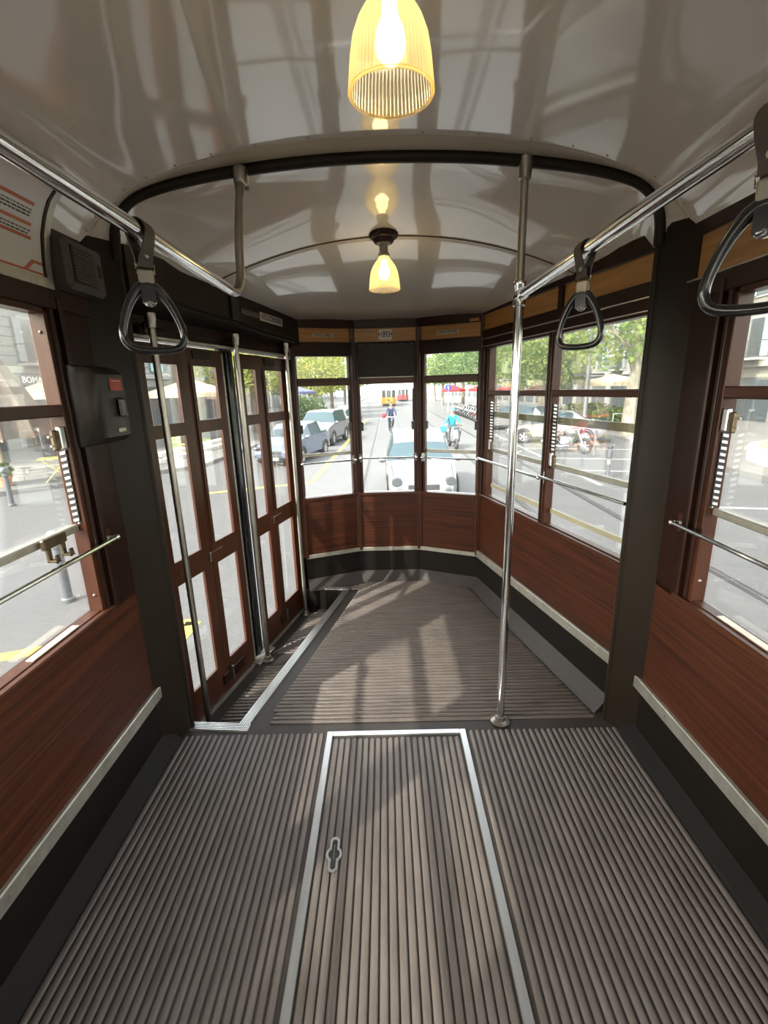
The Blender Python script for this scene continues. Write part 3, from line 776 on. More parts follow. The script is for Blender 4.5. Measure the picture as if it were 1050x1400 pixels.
# ---- double hook on the left sash rail
hk = thing('coat_hook', FL.P(1.36, 1.09, -.02)); tag(hk, 'dark bronze double hook clipped to the sash rail of the near left window', 'hook')
mb = MB(); mb.fbox(FL, 1.325, 1.43, 1.098, 1.132, -.024, -.008); mb.build('clip', 'brass', hk, bevel=.004)
for s in (1.345, 1.41):
    P = FL.P
    mb = MB(); mb.fbox(FL, s - .010, s + .010, 1.055, 1.10, -.020, -.010); mb.fbox(FL, s - .010, s + .010, 1.056, 1.064, -.020, .012); mb.fbox(FL, s - .010, s + .010, 1.056, 1.080, .006, .012)
    mb.build('hook', 'brass', hk, bevel=.003)

# ---- strap handles
def strap_handle(x_, y_, zr, gyaw, label, sc=1.):
    """leather loop over the rail, metal clip and a black triangular grip turned by gyaw about the vertical"""
    t = thing('strap_handle', (x_, y_, zr), world=False)
    tag(t, label, 'strap handle', 'hanging strap handles')
    w2 = .019; G = Matrix.Rotation(gyaw, 4, 'Z')
    def twist(mb, k=1.):
        R_ = Matrix.Rotation(gyaw * k, 4, 'Z'); mb.v = [tuple(R_ @ Vector(p)) for p in mb.v]; return mb
    pth = []
    for i in range(13):
        a = -PI * .05 + PI * 1.1 * i / 12; pth.append((.0192 * math.cos(a), .0192 * math.sin(a)))
    pth = [(.004, -.066), (.006, -.05), (.013, -.025)] + pth + [(-.013, -.025), (-.006, -.05), (-.004, -.066)]
    mb = MB(); rows = []
    for k, (px, pz_) in enumerate(pth):
        wd = w2 * (1 if pz_ > -.04 else .8)
        nl = math.hypot(px, pz_) or 1
        ox, oz = (px / nl * .0032, pz_ / nl * .0032) if pz_ > -.02 else ((.0032 if px > 0 else -.0032), 0)
        tw = Matrix.Rotation(gyaw * max(0, min(1, (-pz_ - .02) / .05)) * .8, 4, 'Z')
        rows.append([tw @ Vector(q) for q in ((px, -wd, pz_), (px, wd, pz_), (px + ox, wd, pz_ + oz), (px + ox, -wd, pz_ + oz), (px, -wd, pz_))])
    mb.grid(rows); mb.build('strap', 'leather', t, angle=50)
    q = MB(); q.lathe([(.0, .0125), (.0055, .0118), (.006, .010), (.006, -.010), (.0055, -.0118), (.0, -.0125)], (0, 0, -.044), 10, axis='x'); twist(q, .4).build('stud', 'aluold', t)
    mb = MB(); mb.tube([(0, -w2, -.062), (0, -w2 * .9, -.076), (0, w2 * .9, -.076), (0, w2, -.062), ], .0028, 6, closed=True); twist(mb, .9).build('ring', 'chrome', t)
    mb = MB(); mb.hexa([(-.009, -.014, -.100), (.009, -.014, -.100), (.009, .014, -.100), (-.009, .014, -.100), (-.006, -.016, -.070), (.006, -.016, -.070), (.006, .016, -.070), (-.006, .016, -.070)]); twist(mb).build('clip', 'aluold', t, bevel=.003)
    tri = [(.0, -.100), (.017, -.107), (.034, -.132), (.047, -.163), (.054, -.190), (.0525, -.211), (.038, -.225), (0, -.229)]
    tri = [(a_ * sc, b_) for a_, b_ in tri]
    tri = tri + [(-a_, b_) for a_, b_ in reversed(tri[1:-1])]
    cl = []
    m_ = len(tri)
    for i in range(m_):
        p0, p1, p2, p3 = (Vector((0, *tri[(i + k - 1) % m_])) for k in range(4))
        for k in range(3):
            u = k / 3; cl.append(.5 * ((2 * p1) + (-p0 + p2) * u + (2 * p0 - 5 * p1 + 4 * p2 - p3) * u * u + (-p0 + 3 * p1 - 3 * p2 + p3) * u ** 3))
    mb = MB(); mb.tube([p for p in cl], [.0080 + .0025 * max(0, (p.z + .16) / .06) for p in cl], 8, closed=True)
    mb.hexa([(-.008, -.013, -.134), (.008, -.013, -.134), (.008, .013, -.134), (-.008, .013, -.134), (-.010, -.0135, -.097), (.010, -.0135, -.097), (.010, .0135, -.097), (-.010, .0135, -.097)])
    twist(mb).build('grip', 'black', t, angle=60)
    q = MB(); q.ball((0, 0, -.134), .0095, 10, 6, (1, 1.2, .8)); twist(q).build('rivet', 'chrome', t)
    return t
strap_handle(-.49, 1.05, 1.872, math.radians(-62), 'hanging black strap handle on the left rail in front of the doors', 1.08)
strap_handle(.51, 1.28, 1.872, math.radians(48), 'hanging black strap handle on the right rail beside the chrome floor pole', 1.0)
strap_handle(.51, .69, 1.872, math.radians(52), 'nearest hanging black strap handle at the right edge of the picture', 1.05)

# ---- lamps
def lamp(x_, y_, zc, zrim, k, label, watt):
    t = thing('ceiling_lamp', (x_, y_, zc)); tag(t, label, 'lamp', 'ceiling lamps with ribbed glass shades')
    c = (x_, y_, 0)
    zcol = zrim + .152 * k
    mb = MB(); mb.lathe([(.070, zc + .02), (.070, zc - .004), (.066, zc - .012), (.060, zc - .017), (.050, zc - .020), (.048, zc - .030), (.042, zc - .037), (.026, zc - .037)], c, 28); mb.build('ceiling_rose', 'dwood', t)
    mb = MB(); mb.lathe([(.034, zc - .036), (.034, zc - .041), (.014, zc - .043)], c, 20); mb.build('rose_disc', 'platelabel', t)
    mb = MB(); mb.lathe([(.014, zc - .042), (.014, zcol + .040), (.020, zcol + .036), (.021, zcol + .010), (.026, zcol + .004), (.029, zcol - .003), (.027, zcol - .008)], c, 20); mb.build('socket', 'aluold', t)
    pr = [(.024, .152), (.025, .142), (.030, .132), (.042, .118), (.054, .100), (.063, .078), (.068, .052), (.071, .025), (.073, .004), (.073, 0)]
    n_ = 128
    mb = MB(); mb.lathe([(r * k, zrim + h * k) for r, h in pr], c, n_, ridge=.02, cap=False); mb.build('shade', 'shade', t, angle=80)
    mb = MB(); ring = [(x_ + .0725 * k * math.cos(2 * PI * i / 40), y_ + .0725 * k * math.sin(2 * PI * i / 40), zrim) for i in range(40)]
    mb.tube(ring, .0028 * k, 6, closed=True); mb.build('shade_rim', 'shade', t)
    mb = MB(); mb.lathe([(.0, .042), (.014, .046), (.024, .058), (.027, .075), (.024, .092), (.015, .110), (.013, .130), (.0, .131)], (x_, y_, zrim), 18); mb.build('bulb', 'bulb', t)
    L = bpy.data.lights.new('lamp_light', 'POINT'); L.energy = watt; L.color = (1, .72, .38); L.shadow_soft_size = .03
    lo = bpy.data.objects.new('lamp_light', L); COL.objects.link(lo); lo.location = (x_, y_, zrim + .03); attach(lo, t)
lamp(.025, .985, 2.362, 2.058, 1.03, 'large ribbed glass ceiling lamp glowing at the top of the picture', .13)
lamp(.012, 2.42, 2.250, 2.012, 1.0, 'smaller looking ribbed glass lamp hanging above the rear platform', .13)

# ---- number plate, notice plates, blind box
pt = thing('number_plate', F2.P(.248, 1.94, .0)); tag(pt, 'small white plate with the number 1893 above the rear window', 'plate')
mb = MB(); mb.fbox(F2, .200, .296, 1.905, 1.976, -.002, .003); mb.build('plate', 'white', pt, bevel=.001)
text_mesh('lettering', '\u20221893\u2022', .060, 'ink', fmtx(F2, .248, 1.940, .0032), pt, sx=.62)
def notice(fr, s, z, wd, h, txt, label, d=0., size=.020, sx=.8, m='platelabel', tilt=0):
    n_ = thing('notice_plate', fr.P(s, z, d)); tag(n_, label, 'notice')
    mb = MB(); mb.fbox(fr, s - wd / 2, s + wd / 2, z - h / 2, z + h / 2, d - .002, d + .003); mb.build('plate', m, n_, bevel=.0015)
    for a in (-1, 1):
        mb = MB(); mb.ball(fr.P(s + a * (wd / 2 - .004), z, d + .003), .0022, 6, 4); mb.build('screw', 'steel', n_)
    text_mesh('lettering', txt, size, 'ink', fmtx(fr, s, z, d + .0035), n_, sx=sx)
notice(F1, .24, 1.937, .155, .020, 'VIETATO FUMARE', 'narrow cream notice reading VIETATO FUMARE on the rear wall', size=.019, sx=.80)
notice(F3, .225, 1.937, .165, .026, 'VIETATO SPUTARE', 'narrow cream notice reading VIETATO SPUTARE on the rear wall', size=.022, sx=.74)
notice(FH, 1.185, 1.984, .31, .046, 'ATO SCENDERE', 'pale notice reading ATO SCENDERE on the brown door header', d=.002, size=.046, sx=.86)
mb = MB(); mb.fbox(FH, .80, 1.02, 1.966, 1.992, 0, .008); mb.fbox(FH, .80, 1.02, 1.992, 1.996, 0, .012)
tag(mb.build('notice_holder', 'greybox', smooth=False), 'empty grey slide holder on the door header beside the pale notice', 'holder')
bb = thing('blind_box', F2.P(.25, 1.64, .02)); tag(bb, 'dark brown painted panel box above the middle rear window', 'panel box')
mb = MB(); mb.fbox(F2, .035, .465, 1.640, 1.885, -.01, .022); mb.build('panel', 'brown', bb, bevel=.006)
mb = MB(); mb.fbox(F2, .045, .455, 1.634, 1.641, -.006, .020); mb.build('lower_edge', 'aluold', bb, smooth=False)
for s in (.06, .14, .25, .36, .44):
    q = MB(); q.ball(F2.P(s, 1.872, .022), .0035, 6, 4); q.build('screw', 'steel', bb)
# small bright fitting in the rear right corner
mb = MB(); mb.fbox(F3, .385, .455, 1.992, 2.012, .008, .016)
tag(mb.build('brass_plate', 'amber', bevel=.003), 'tiny shiny wooden block at the top of the rear right corner', 'block')

# ---- poster in a curved frame on the left
def pz(z): return interp(z, [(1.88, .006), (1.95, .010), (2.02, .020), (2.075, .040), (2.115, .062), (2.145, .092), (2.17, .125)])
po = thing('framed_poster', FL.P(1.1, 1.90, .0)); tag(po, 'curved framed poster with orange bars and small print above the left window', 'poster')
ps0, ps1 = .70, 1.55
zz = [1.905 + i * (2.148 - 1.905) / 12 for i in range(13)]
def strip(s0, s1, z0, z1, off, thick, n=8):
    zs_ = [z0 + (z1 - z0) * i / n for i in range(n + 1)]
    mb = MB()
    a = [FL.P(s0, z, pz(z) + off) for z in zs_]; b = [FL.P(s1, z, pz(z) + off) for z in zs_]
    c = [FL.P(s1, z, pz(z) + off + thick) for z in zs_]; d = [FL.P(s0, z, pz(z) + off + thick) for z in zs_]
    mb.grid([a, b, c, d, a]); 
    k = n + 1
    mb.f.append((0, k, 2 * k, 3 * k)); mb.f.append((n, k + n, 2 * k + n, 3 * k + n)); mb.mi += [0, 0]
    return mb
strip(ps0, ps1, 1.895, 2.155, -.004, .006, 12).build('paper', 'paper', po, angle=60)
strip(ps1 - .002, ps1 + .022, 1.885, 2.165, -.004, .012, 12).build('frame_side', 'aluold', po, angle=60)
strip(ps1 - .010, ps1 - .002, 1.895, 2.155, .0, .006, 12).build('frame_lip', 'dwood', po, angle=60)
strip(ps0, ps1 + .022, 2.148, 2.172, -.004, .013, 3).build('frame_top', 'aluold', po, angle=60)
strip(ps0, ps1 + .022, 1.878, 1.906, -.004, .013, 3).build('frame_bottom', 'aluold', po, angle=60)
pr_ = po
for z in (2.083, 2.032, 1.997): strip(ps0 + .1, ps1 - .05, z, z + .0085, .0022, .0006, 2).build('orange_bar', 'orange', po, smooth=False)
random.seed(3)
for z0, n_, e_ in ((2.073, 3, .05), (2.020, 2, .05), (1.985, 1, .20)):
    for i in range(n_):
        mb = MB(); s = ps1 - e_ - random.random() * .012; z = z0 - i * .0085
        while s > ps0 + .1:
            L_ = random.uniform(.006, .018); q = strip(s - L_, s, z - .0022, z + .0022, .0022, .0005, 1); mb.add(q.v, q.f); s -= L_ + .003
        mb.build('print_line', 'greyink', po, smooth=False)
strip(ps0 + .1, ps1 - .012, 1.9105, 1.9165, .0022, .0006, 2).build('orange_bar', 'orange', po, smooth=False)
def pp(s, z): return FL.P(s, z, pz(z) + .0028)
mb = MB(); mb.plate([pp(1.460, 1.9165), pp(1.477, 1.9165), pp(1.503, 1.938), pp(1.538, 1.938), pp(1.538, 1.946), pp(1.497, 1.946)], FL.n * .0006); mb.build('orange_arrow', 'orange', po, smooth=False)

# ---- loudspeaker box
sp = thing('loudspeaker', FL.P(1.66, 1.885, .0)); tag(sp, 'beige-grey loudspeaker box with ribbed grille high on the left wall', 'loudspeaker')
mb = MB(); mb.fbox(FL, 1.578, 1.778, 1.885, 2.035, 0, .066); mb.build('housing', 'greybox', sp, bevel=.012)
mb = MB(); mb.fbox(FL, 1.60, 1.715, 1.905, 2.015, .064, .069); gr = mb.build('grille', 'boxdark', sp, smooth=False)
for i in range(11):
    z = 1.912 + i * .0095; q = MB(); q.fbox(FL, 1.604, 1.711, z, z + .0048, .069, .0725); q.build('slat', 'greybox', gr, smooth=False)
mb = MB(); mb.fbox(FL, 1.74, 1.758, 1.945, 1.985, .064, .070); mb.build('badge', 'boxdark', sp, bevel=.002)

# ---- control box with red sticker
cb = thing('control_box', FL.P(1.69, 1.39, .0)); tag(cb, 'dark metal control box with a red sticker on the left wall', 'box')
mb = MB(); P = FL.P
sec = [(1.565, 0), (1.570, .035), (1.590, .062), (1.615, .078), (1.755, .078), (1.772, .070), (1.785, .04), (1.785, 0)]
rows = []
for z, sh in ((1.385, .0), (1.392, .55), (1.412, 1.0), (1.625, 1.0), (1.648, .55), (1.655, 0.)):
    rows.append([FL.P(s, z, d * (.25 + .75 * sh) if d else 0) for s, d in sec])
mb.grid(rows); mb.f.append(tuple(range(8))); mb.f.append(tuple(40 + i for i in range(8))); mb.mi += [0, 0]
mb.build('housing', 'boxdark', cb, angle=30)
mb = MB(); mb.fbox(FL, 1.668, 1.745, 1.570, 1.612, .078, .080); rs_ = mb.build('red_sticker', 'red', cb, bevel=.002)
for i, (a, b) in enumerate(((1.68, 1.735), (1.69, 1.728), (1.69, 1.730), (1.684, 1.735))):
    q = MB(); q.fbox(FL, a, b, 1.602 - i * .009, 1.605 - i * .009, .080, .0806); q.build('print_line', 'platelabel' if i == 0 else 'orange', rs_, smooth=False)
mb = MB(); mb.fbox(FL, 1.692, 1.728, 1.478, 1.545, .078, .092); sw = mb.build('switch', 'black', cb, bevel=.006)
for s in (1.697, 1.724):
    q = MB(); q.ball(FL.P(s, 1.483, .093), .003, 6, 4); q.build('screw', 'alu', sw)
mb = MB(); mb.fbox(FL, 1.676, 1.722, 1.425, 1.440, .078, .082); mb.build('name_plate', 'aluold', cb, bevel=.002)

# ================================================================== STREET
G = -1.10
EXT0 = set(S.objects)
M['asphalt'] = mat('asphalt', (.078, .078, .080), .85, var=(.060, .060, .060), scale=(.6, .6, .6), amount=.4, detail=6)
M['paving'] = mat('paving', (.13, .126, .118), .8, var=(.10, .097, .092), scale=(1.2, 1.2, 1.2), amount=.4)
M['kerb'] = mat('kerb_stone', (.40, .39, .37), .8, var=(.32, .31, .29), scale=(4, 4, 4))
M['railsteel'] = mat('tram_rail', (.03, .03, .03), .6, .0, spec=.2)
M['yline'] = mat('yellow_paint', (.50, .38, .04), .7, var=(.42, .32, .06), scale=(3, 3, 3))
M['wline'] = mat('white_paint', (.22, .22, .215), .7)
M['facade'] = mat('pale_plaster', (.22, .216, .20), .85, var=(.185, .18, .168), scale=(.4, .4, .4))
M['facade2'] = mat('ochre_plaster', (.20, .186, .15), .85, var=(.17, .157, .13), scale=(.4, .4, .4))
M['cornice'] = mat('cornice_stone', (.27, .265, .25), .8)
M['shutter'] = mat('grey_shutter', (.20, .22, .22), .7)
M['dglass'] = mat('dark_window', (.05, .06, .065), .12)
M['teal'] = mat('teal_shutter', (.30, .48, .50), .7)
M['iron'] = mat('wrought_iron', (.05, .05, .05), .5)
M['bollard'] = mat('bollard_grey', (.075, .08, .088), .5)
M['bark'] = mat('plane_bark', (.24, .215, .165), .85, var=(.13, .115, .085), scale=(3, 3, 1.5), amount=.5)
M['bark2'] = mat('dark_bark', (.13, .11, .085), .9)
M['brownfab'] = mat('brown_canvas', (.10, .066, .047), .85, var=(.075, .05, .035), scale=(4, 4, 1))
M['tanfab'] = mat('tan_canvas', (.42, .34, .235), .85)
M['redfab'] = mat('red_canvas', (.32, .012, .018), .8)
M['bluefab'] = mat('navy_canvas', (.07, .08, .16), .8)
M['ymetal'] = mat('yellow_metal', (.66, .62, .18), .45)
M['terracotta'] = mat('terracotta', (.50, .20, .11), .8)
M['flower'] = mat('orange_flower', (.75, .22, .08), .7)
M['pink'] = mat('pink_flower', (.55, .10, .14), .7)
M['tyre'] = mat('tyre', (.018, .018, .019), .7)
M['wheelrim'] = mat('wheel_rim', (.60, .60, .61), .3, .8)
M['carwhite'] = mat('white_car_paint', (.115, .117, .119), .30, coat=.3)
M['carblue'] = mat('slate_blue_car_paint', (.085, .11, .165), .22, .3, coat=.6)
M['cartaupe'] = mat('taupe_car_paint', (.25, .225, .225), .25, .4, coat=.6)
M['cargrey'] = mat('grey_car_paint', (.10, .105, .112), .3, .3, coat=.3)
M['carglass'] = mat('car_glass', (.036, .054, .064), .10, spec=.10)
M['carblack'] = mat('car_black_trim', (.015, .015, .016), .5)
M['headlight'] = mat('headlight_glass', (.05, .055, .06), .15, .2)
M['skin'] = mat('skin', (.26, .145, .10), .6)
M['tealjk'] = mat('teal_jacket', (.01, .15, .20), .7)
M['navyjk'] = mat('navy_jersey', (.012, .022, .06), .7)
M['trouser'] = mat('grey_trousers', (.03, .03, .033), .8, var=(.11, .11, .11), scale=(12, 12, 12), amount=.55)
M['navytr'] = mat('navy_trousers', (.02, .022, .045), .8)
M['shoe'] = mat('dark_shoes', (.03, .03, .03), .6)
M['hair'] = mat('dark_hair', (.03, .022, .016), .7)
M['cap'] = mat('blue_cap', (.03, .22, .42), .6)
M['tramorange'] = mat('orange_tram_paint', (.50, .20, .02), .35)
M['tramred'] = mat('dark_red_paint', (.22, .03, .035), .4)
M['signblue'] = mat('blue_sign', (.004, .022, .20), .4)
M['signgrey'] = mat('grey_sign_back', (.42, .43, .44), .5, .4)
M['hedge'] = mat('hedge_leaf', (.08, .16, .045), .8, var=(.15, .25, .06), scale=(3, 3, 3))
M['grass'] = mat('lawn', (.20, .30, .08), .9, var=(.30, .36, .14), scale=(6, 6, 6))
M['stone'] = mat('stone_step', (.50, .48, .43), .85, var=(.42, .40, .36), scale=(2, 2, 2))
M['shopdark'] = mat('shop_sign_dark', (.085, .09, .105), .5)
def leafmat(name, c, c2):
    m = bpy.data.materials.new(name); m.use_nodes = True; t = m.node_tree
    for n in list(t.nodes): t.nodes.remove(n)
    o = t.nodes.new('ShaderNodeOutputMaterial'); mx = t.nodes.new('ShaderNodeMixShader'); mx.inputs[0].default_value = .5
    d = t.nodes.new('ShaderNodeBsdfDiffuse'); l = t.nodes.new('ShaderNodeBsdfTranslucent')
    tc = t.nodes.new('ShaderNodeTexCoord'); nz = t.nodes.new('ShaderNodeTexNoise'); nz.inputs['Scale'].default_value = 1.4
    cr = t.nodes.new('ShaderNodeValToRGB'); cr.color_ramp.elements[0].position = .35; cr.color_ramp.elements[1].position = .65
    cr.color_ramp.elements[0].color = (*c, 1); cr.color_ramp.elements[1].color = (*c2, 1)
    t.links.new(tc.outputs['Object'], nz.inputs[0]); t.links.new(nz.outputs[0], cr.inputs[0])
    for q in (d, l): t.links.new(cr.outputs[0], q.inputs[0])
    t.links.new(d.outputs[0], mx.inputs[1]); t.links.new(l.outputs[0], mx.inputs[2]); t.links.new(mx.outputs[0], o.inputs[0])
    return m
M['leaf'] = leafmat('plane_leaf', (.12, .19, .05), (.24, .27, .08))
M['leaf2'] = leafmat('green_leaf', (.09, .165, .055), (.17, .22, .08))
M['leafy'] = leafmat('yellow_green_leaf', (.22, .26, .055), (.34, .33, .10))

# ---- ground
mb = MB(); mb.box(-60, 60, -40, 220, G - .3, G); street = struct(mb.build('street', 'asphalt', smooth=False))
def strip_g(name, a, b, wd, m, h=.004, parent=street):
    A = Vector((*a, 0)); B = Vector((*b, 0)); e = (B - A).normalized(); n = Vector((-e.y, e.x, 0)) * wd / 2
    mb = MB(); z0 = Vector((0, 0, G)); z1 = Vector((0, 0, G + h))
    mb.hexa([A - n + z0, B - n + z0, B + n + z0, A + n + z0, A - n + z1, B - n + z1, B + n + z1, A + n + z1])
    return mb.build(name, m, parent, smooth=False)
for x0, x1 in ((-.72, .02), (.74, 1.45), (2.55, 4.35), (4.0, 5.8)):
    strip_g('tram_rail', (x0, -10), (x1 if x0 > 2 else x0 + .72, 140 if x0 < 2 else 140), .07, 'railsteel', .006)
    strip_g('rail_groove', (x0 + .09, -10), (x1 + .09 if x0 > 2 else x0 + .81, 140), .04, 'carblack', .002)
for a, b in (((-2.05, 12.3), (-1.5, 40)), ((-2.05, 12.3), (-4.6, 11.2)), ((-2.15, 4.55), (-5.2, 3.35)), ((-2.15, 4.55), (-2.3, -8))):
    strip_g('yellow_line', a, b, .16, 'yline')
for a, b in (((5.2, 13.2), (9.0, 12.0)), ((5.4, 15.6), (9.0, 14.4)), ((5.2, 11.0), (5.6, 24)), ((5.5, 18.2), (9.2, 17.0)), ((5.1, 9.0), (8.6, 8.2))):
    strip_g('white_line', a, b, .12, 'wline')
# pavements
mb = MB(); mb.prism([(9.0, -10), (9.2, 15), (10.2, 20), (10.5, 140), (30, 140), (30, -10)], G, G + .14); pv = struct(mb.build('pavement', 'paving', smooth=False))
mb = MB(); mb.prism([(-30, 8.5), (-10.2, 11.2), (-6.2, 15.2), (-5.6, 26), (-5.0, 140), (-30, 140)], G, G + .14); pv2 = struct(mb.build('pavement', 'paving', smooth=False))
# low stone steps of the left terrace and kerb stones
for k, (a, b) in enumerate((((-14, 12.2), (-10.4, 13.0)), ((-10.4, 13.0), (-7.6, 15.8)), ((-7.6, 15.8), (-6.9, 22)))):
    for j in range(2):
        A = Vector((*a, 0)); B = Vector((*b, 0)); e = (B - A).normalized(); n = Vector((-e.y, e.x, 0)); L_ = (B - A).length; cnt = max(2, int(L_ / 1.1)); st = L_ / cnt
        for i in range(cnt):
            p = A + e * (i * st + .01); q = A + e * ((i + 1) * st - .01); o_ = n * (.32 * j)
            z0 = G + .14 + j * .17; s_ = MB(); zz0 = Vector((0, 0, z0)); zz1 = Vector((0, 0, z0 + .165))
            s_.hexa([p + o_ + zz0, q + o_ + zz0, q + o_ + n * .34 + zz0, p + o_ + n * .34 + zz0, p + o_ + zz1, q + o_ + zz1, q + o_ + n * .34 + zz1, p + o_ + n * .34 + zz1])
            s_.build('step_stone', 'stone', pv2, bevel=.012)
# ---- trees
def leaves(seed, blobs, count, size):
    rnd = random.Random(seed); mb = MB(); vs = []; fs = []
    for i in range(count):
        c, r = blobs[rnd.randrange(len(blobs))]
        while True:
            d = Vector((rnd.uniform(-1, 1), rnd.uniform(-1, 1), rnd.uniform(-1, 1)))
            if .2 < d.length < 1: break
        d = d * (d.length ** -.35)
        p = Vector(c) + Vector((d.x * r[0], d.y * r[1], d.z * r[2]))
        n = Vector((rnd.gauss(0, 1), rnd.gauss(0, 1), rnd.gauss(0, 1) + .6)).normalized()
        u = n.orthogonal().normalized(); w_ = n.cross(u); a = rnd.uniform(0, 6.28); u, w_ = u * math.cos(a) + w_ * math.sin(a), w_ * math.cos(a) - u * math.sin(a)
        s = size * rnd.uniform(.6, 1.3); o = len(vs)
        vs += [p - u * s, p + w_ * s * .55, p + u * s, p - w_ * s * .55]; fs.append((o, o + 1, o + 2, o + 3))
    mb.add(vs, fs); return mb
BL = [((0, 0, 6.2), (2.6, 2.6, 2.0)), ((1.6, .6, 4.8), (1.9, 1.9, 1.5)), ((-1.7, -.5, 5.0), (1.9, 1.9, 1.6)), ((.2, 1.8, 4.9), (1.8, 1.7, 1.5)), ((0, -1.9, 5.2), (1.8, 1.7, 1.6)), ((.3, .2, 7.8), (1.7, 1.7, 1.2))]
def tree(loc, rot, sc, label, leafm, bark, low=0., sparse=1.0, r=.2, seed=1):
    t = thing('street_tree', (loc[0], loc[1], G + .0), world=False); t.rotation_euler = (0, 0, rot); tag(t, label, 'tree', 'street trees')
    mb = MB()
    mb.tube([(0, 0, -.02), (.04, .02, 1.4), (-.05, .05, 3.0), (.05, 0, 4.6), (0, 0, 6.4)], [r * 1.25, r, r * .85, r * .6, r * .15], 10)
    mb.build('trunk', bark, t)
    for a, q in ((.4, 3.1), (2.3, 3.4), (4.2, 2.9), (5.4, 3.8)):
        b_ = MB(); b_.tube([(0, 0, q), (.7 * math.cos(a), .7 * math.sin(a), q + .9), (1.7 * math.cos(a), 1.7 * math.sin(a), q + 1.9)], [r * .5, r * .35, r * .08], 7); b_.build('branch', bark, t)
    bl = [((c[0] * sc, c[1] * sc, c[2] * sc + low), (q[0] * sc, q[1] * sc, q[2] * sc)) for c, q in BL]
    f = leaves(seed, bl, int(5200 * sparse), .15 * sc ** .5).build('foliage', leafm, t, smooth=False, recalc=False); f['kind'] = 'stuff'
    return t
tree((-7.6, 27.5), .4, 1.0, 'yellow-green street tree behind the parked cars, left', 'leafy', 'bark2', -1.0, seed=1)
tree((-6.0, 41), 1.4, 1.1, 'leafy tree further along the left pavement beyond the white jeep', 'leafy', 'bark2', -1.6, seed=2)
tree((-5.6, 50), 2.4, 1.2, 'third tree of the left row, before the distant trams', 'leaf', 'bark2', -1.6, seed=3)
tree((-5.2, 62), .9, 1.2, 'far left tree nearest the end of the street', 'leaf2', 'bark2', -1.4, seed=4)
tree((10.9, 21.0), 3.4, 1.15, 'pale plane tree with mottled trunk by the right terrace', 'leaf', 'bark', -.6, .55, .30, seed=5)
tree((9.6, 29), .2, 1.1, 'green plane tree behind the taupe sedan', 'leaf', 'bark', -1.4, r=.24, seed=6)
tree((8.8, 38), 1.9, 1.2, 'green tree above the row of parked motorbikes', 'leaf2', 'bark', -1.2, seed=7)
tree((8.2, 50), 5.0, 1.2, 'green tree behind the red parasols', 'leaf2', 'bark', -1.2, seed=8)
tree((8.0, 66), 4.0, 1.2, 'farthest green tree on the right side of the street', 'leaf', 'bark', -1.0, seed=9)
tree((4.6 + 4.4, 86), .7, 1.2, 'hazy tree at the far end of the right pavement', 'leaf', 'bark', -1.0, .6, seed=12)
tree((-4.9, 84), .7, 1.2, 'hazy tree at the far end of the left pavement', 'leaf2', 'bark', -1.0, .6, seed=13)
tree((-6.6, -5.6), 1.0, 1.15, 'street tree beside the car behind the viewpoint', 'leaf2', 'bark', .3, .10, seed=10)
tree((-6.4, -13.0), 2.0, 1.0, 'second street tree further behind the viewpoint', 'leaf2', 'bark', .6, .3, seed=11)

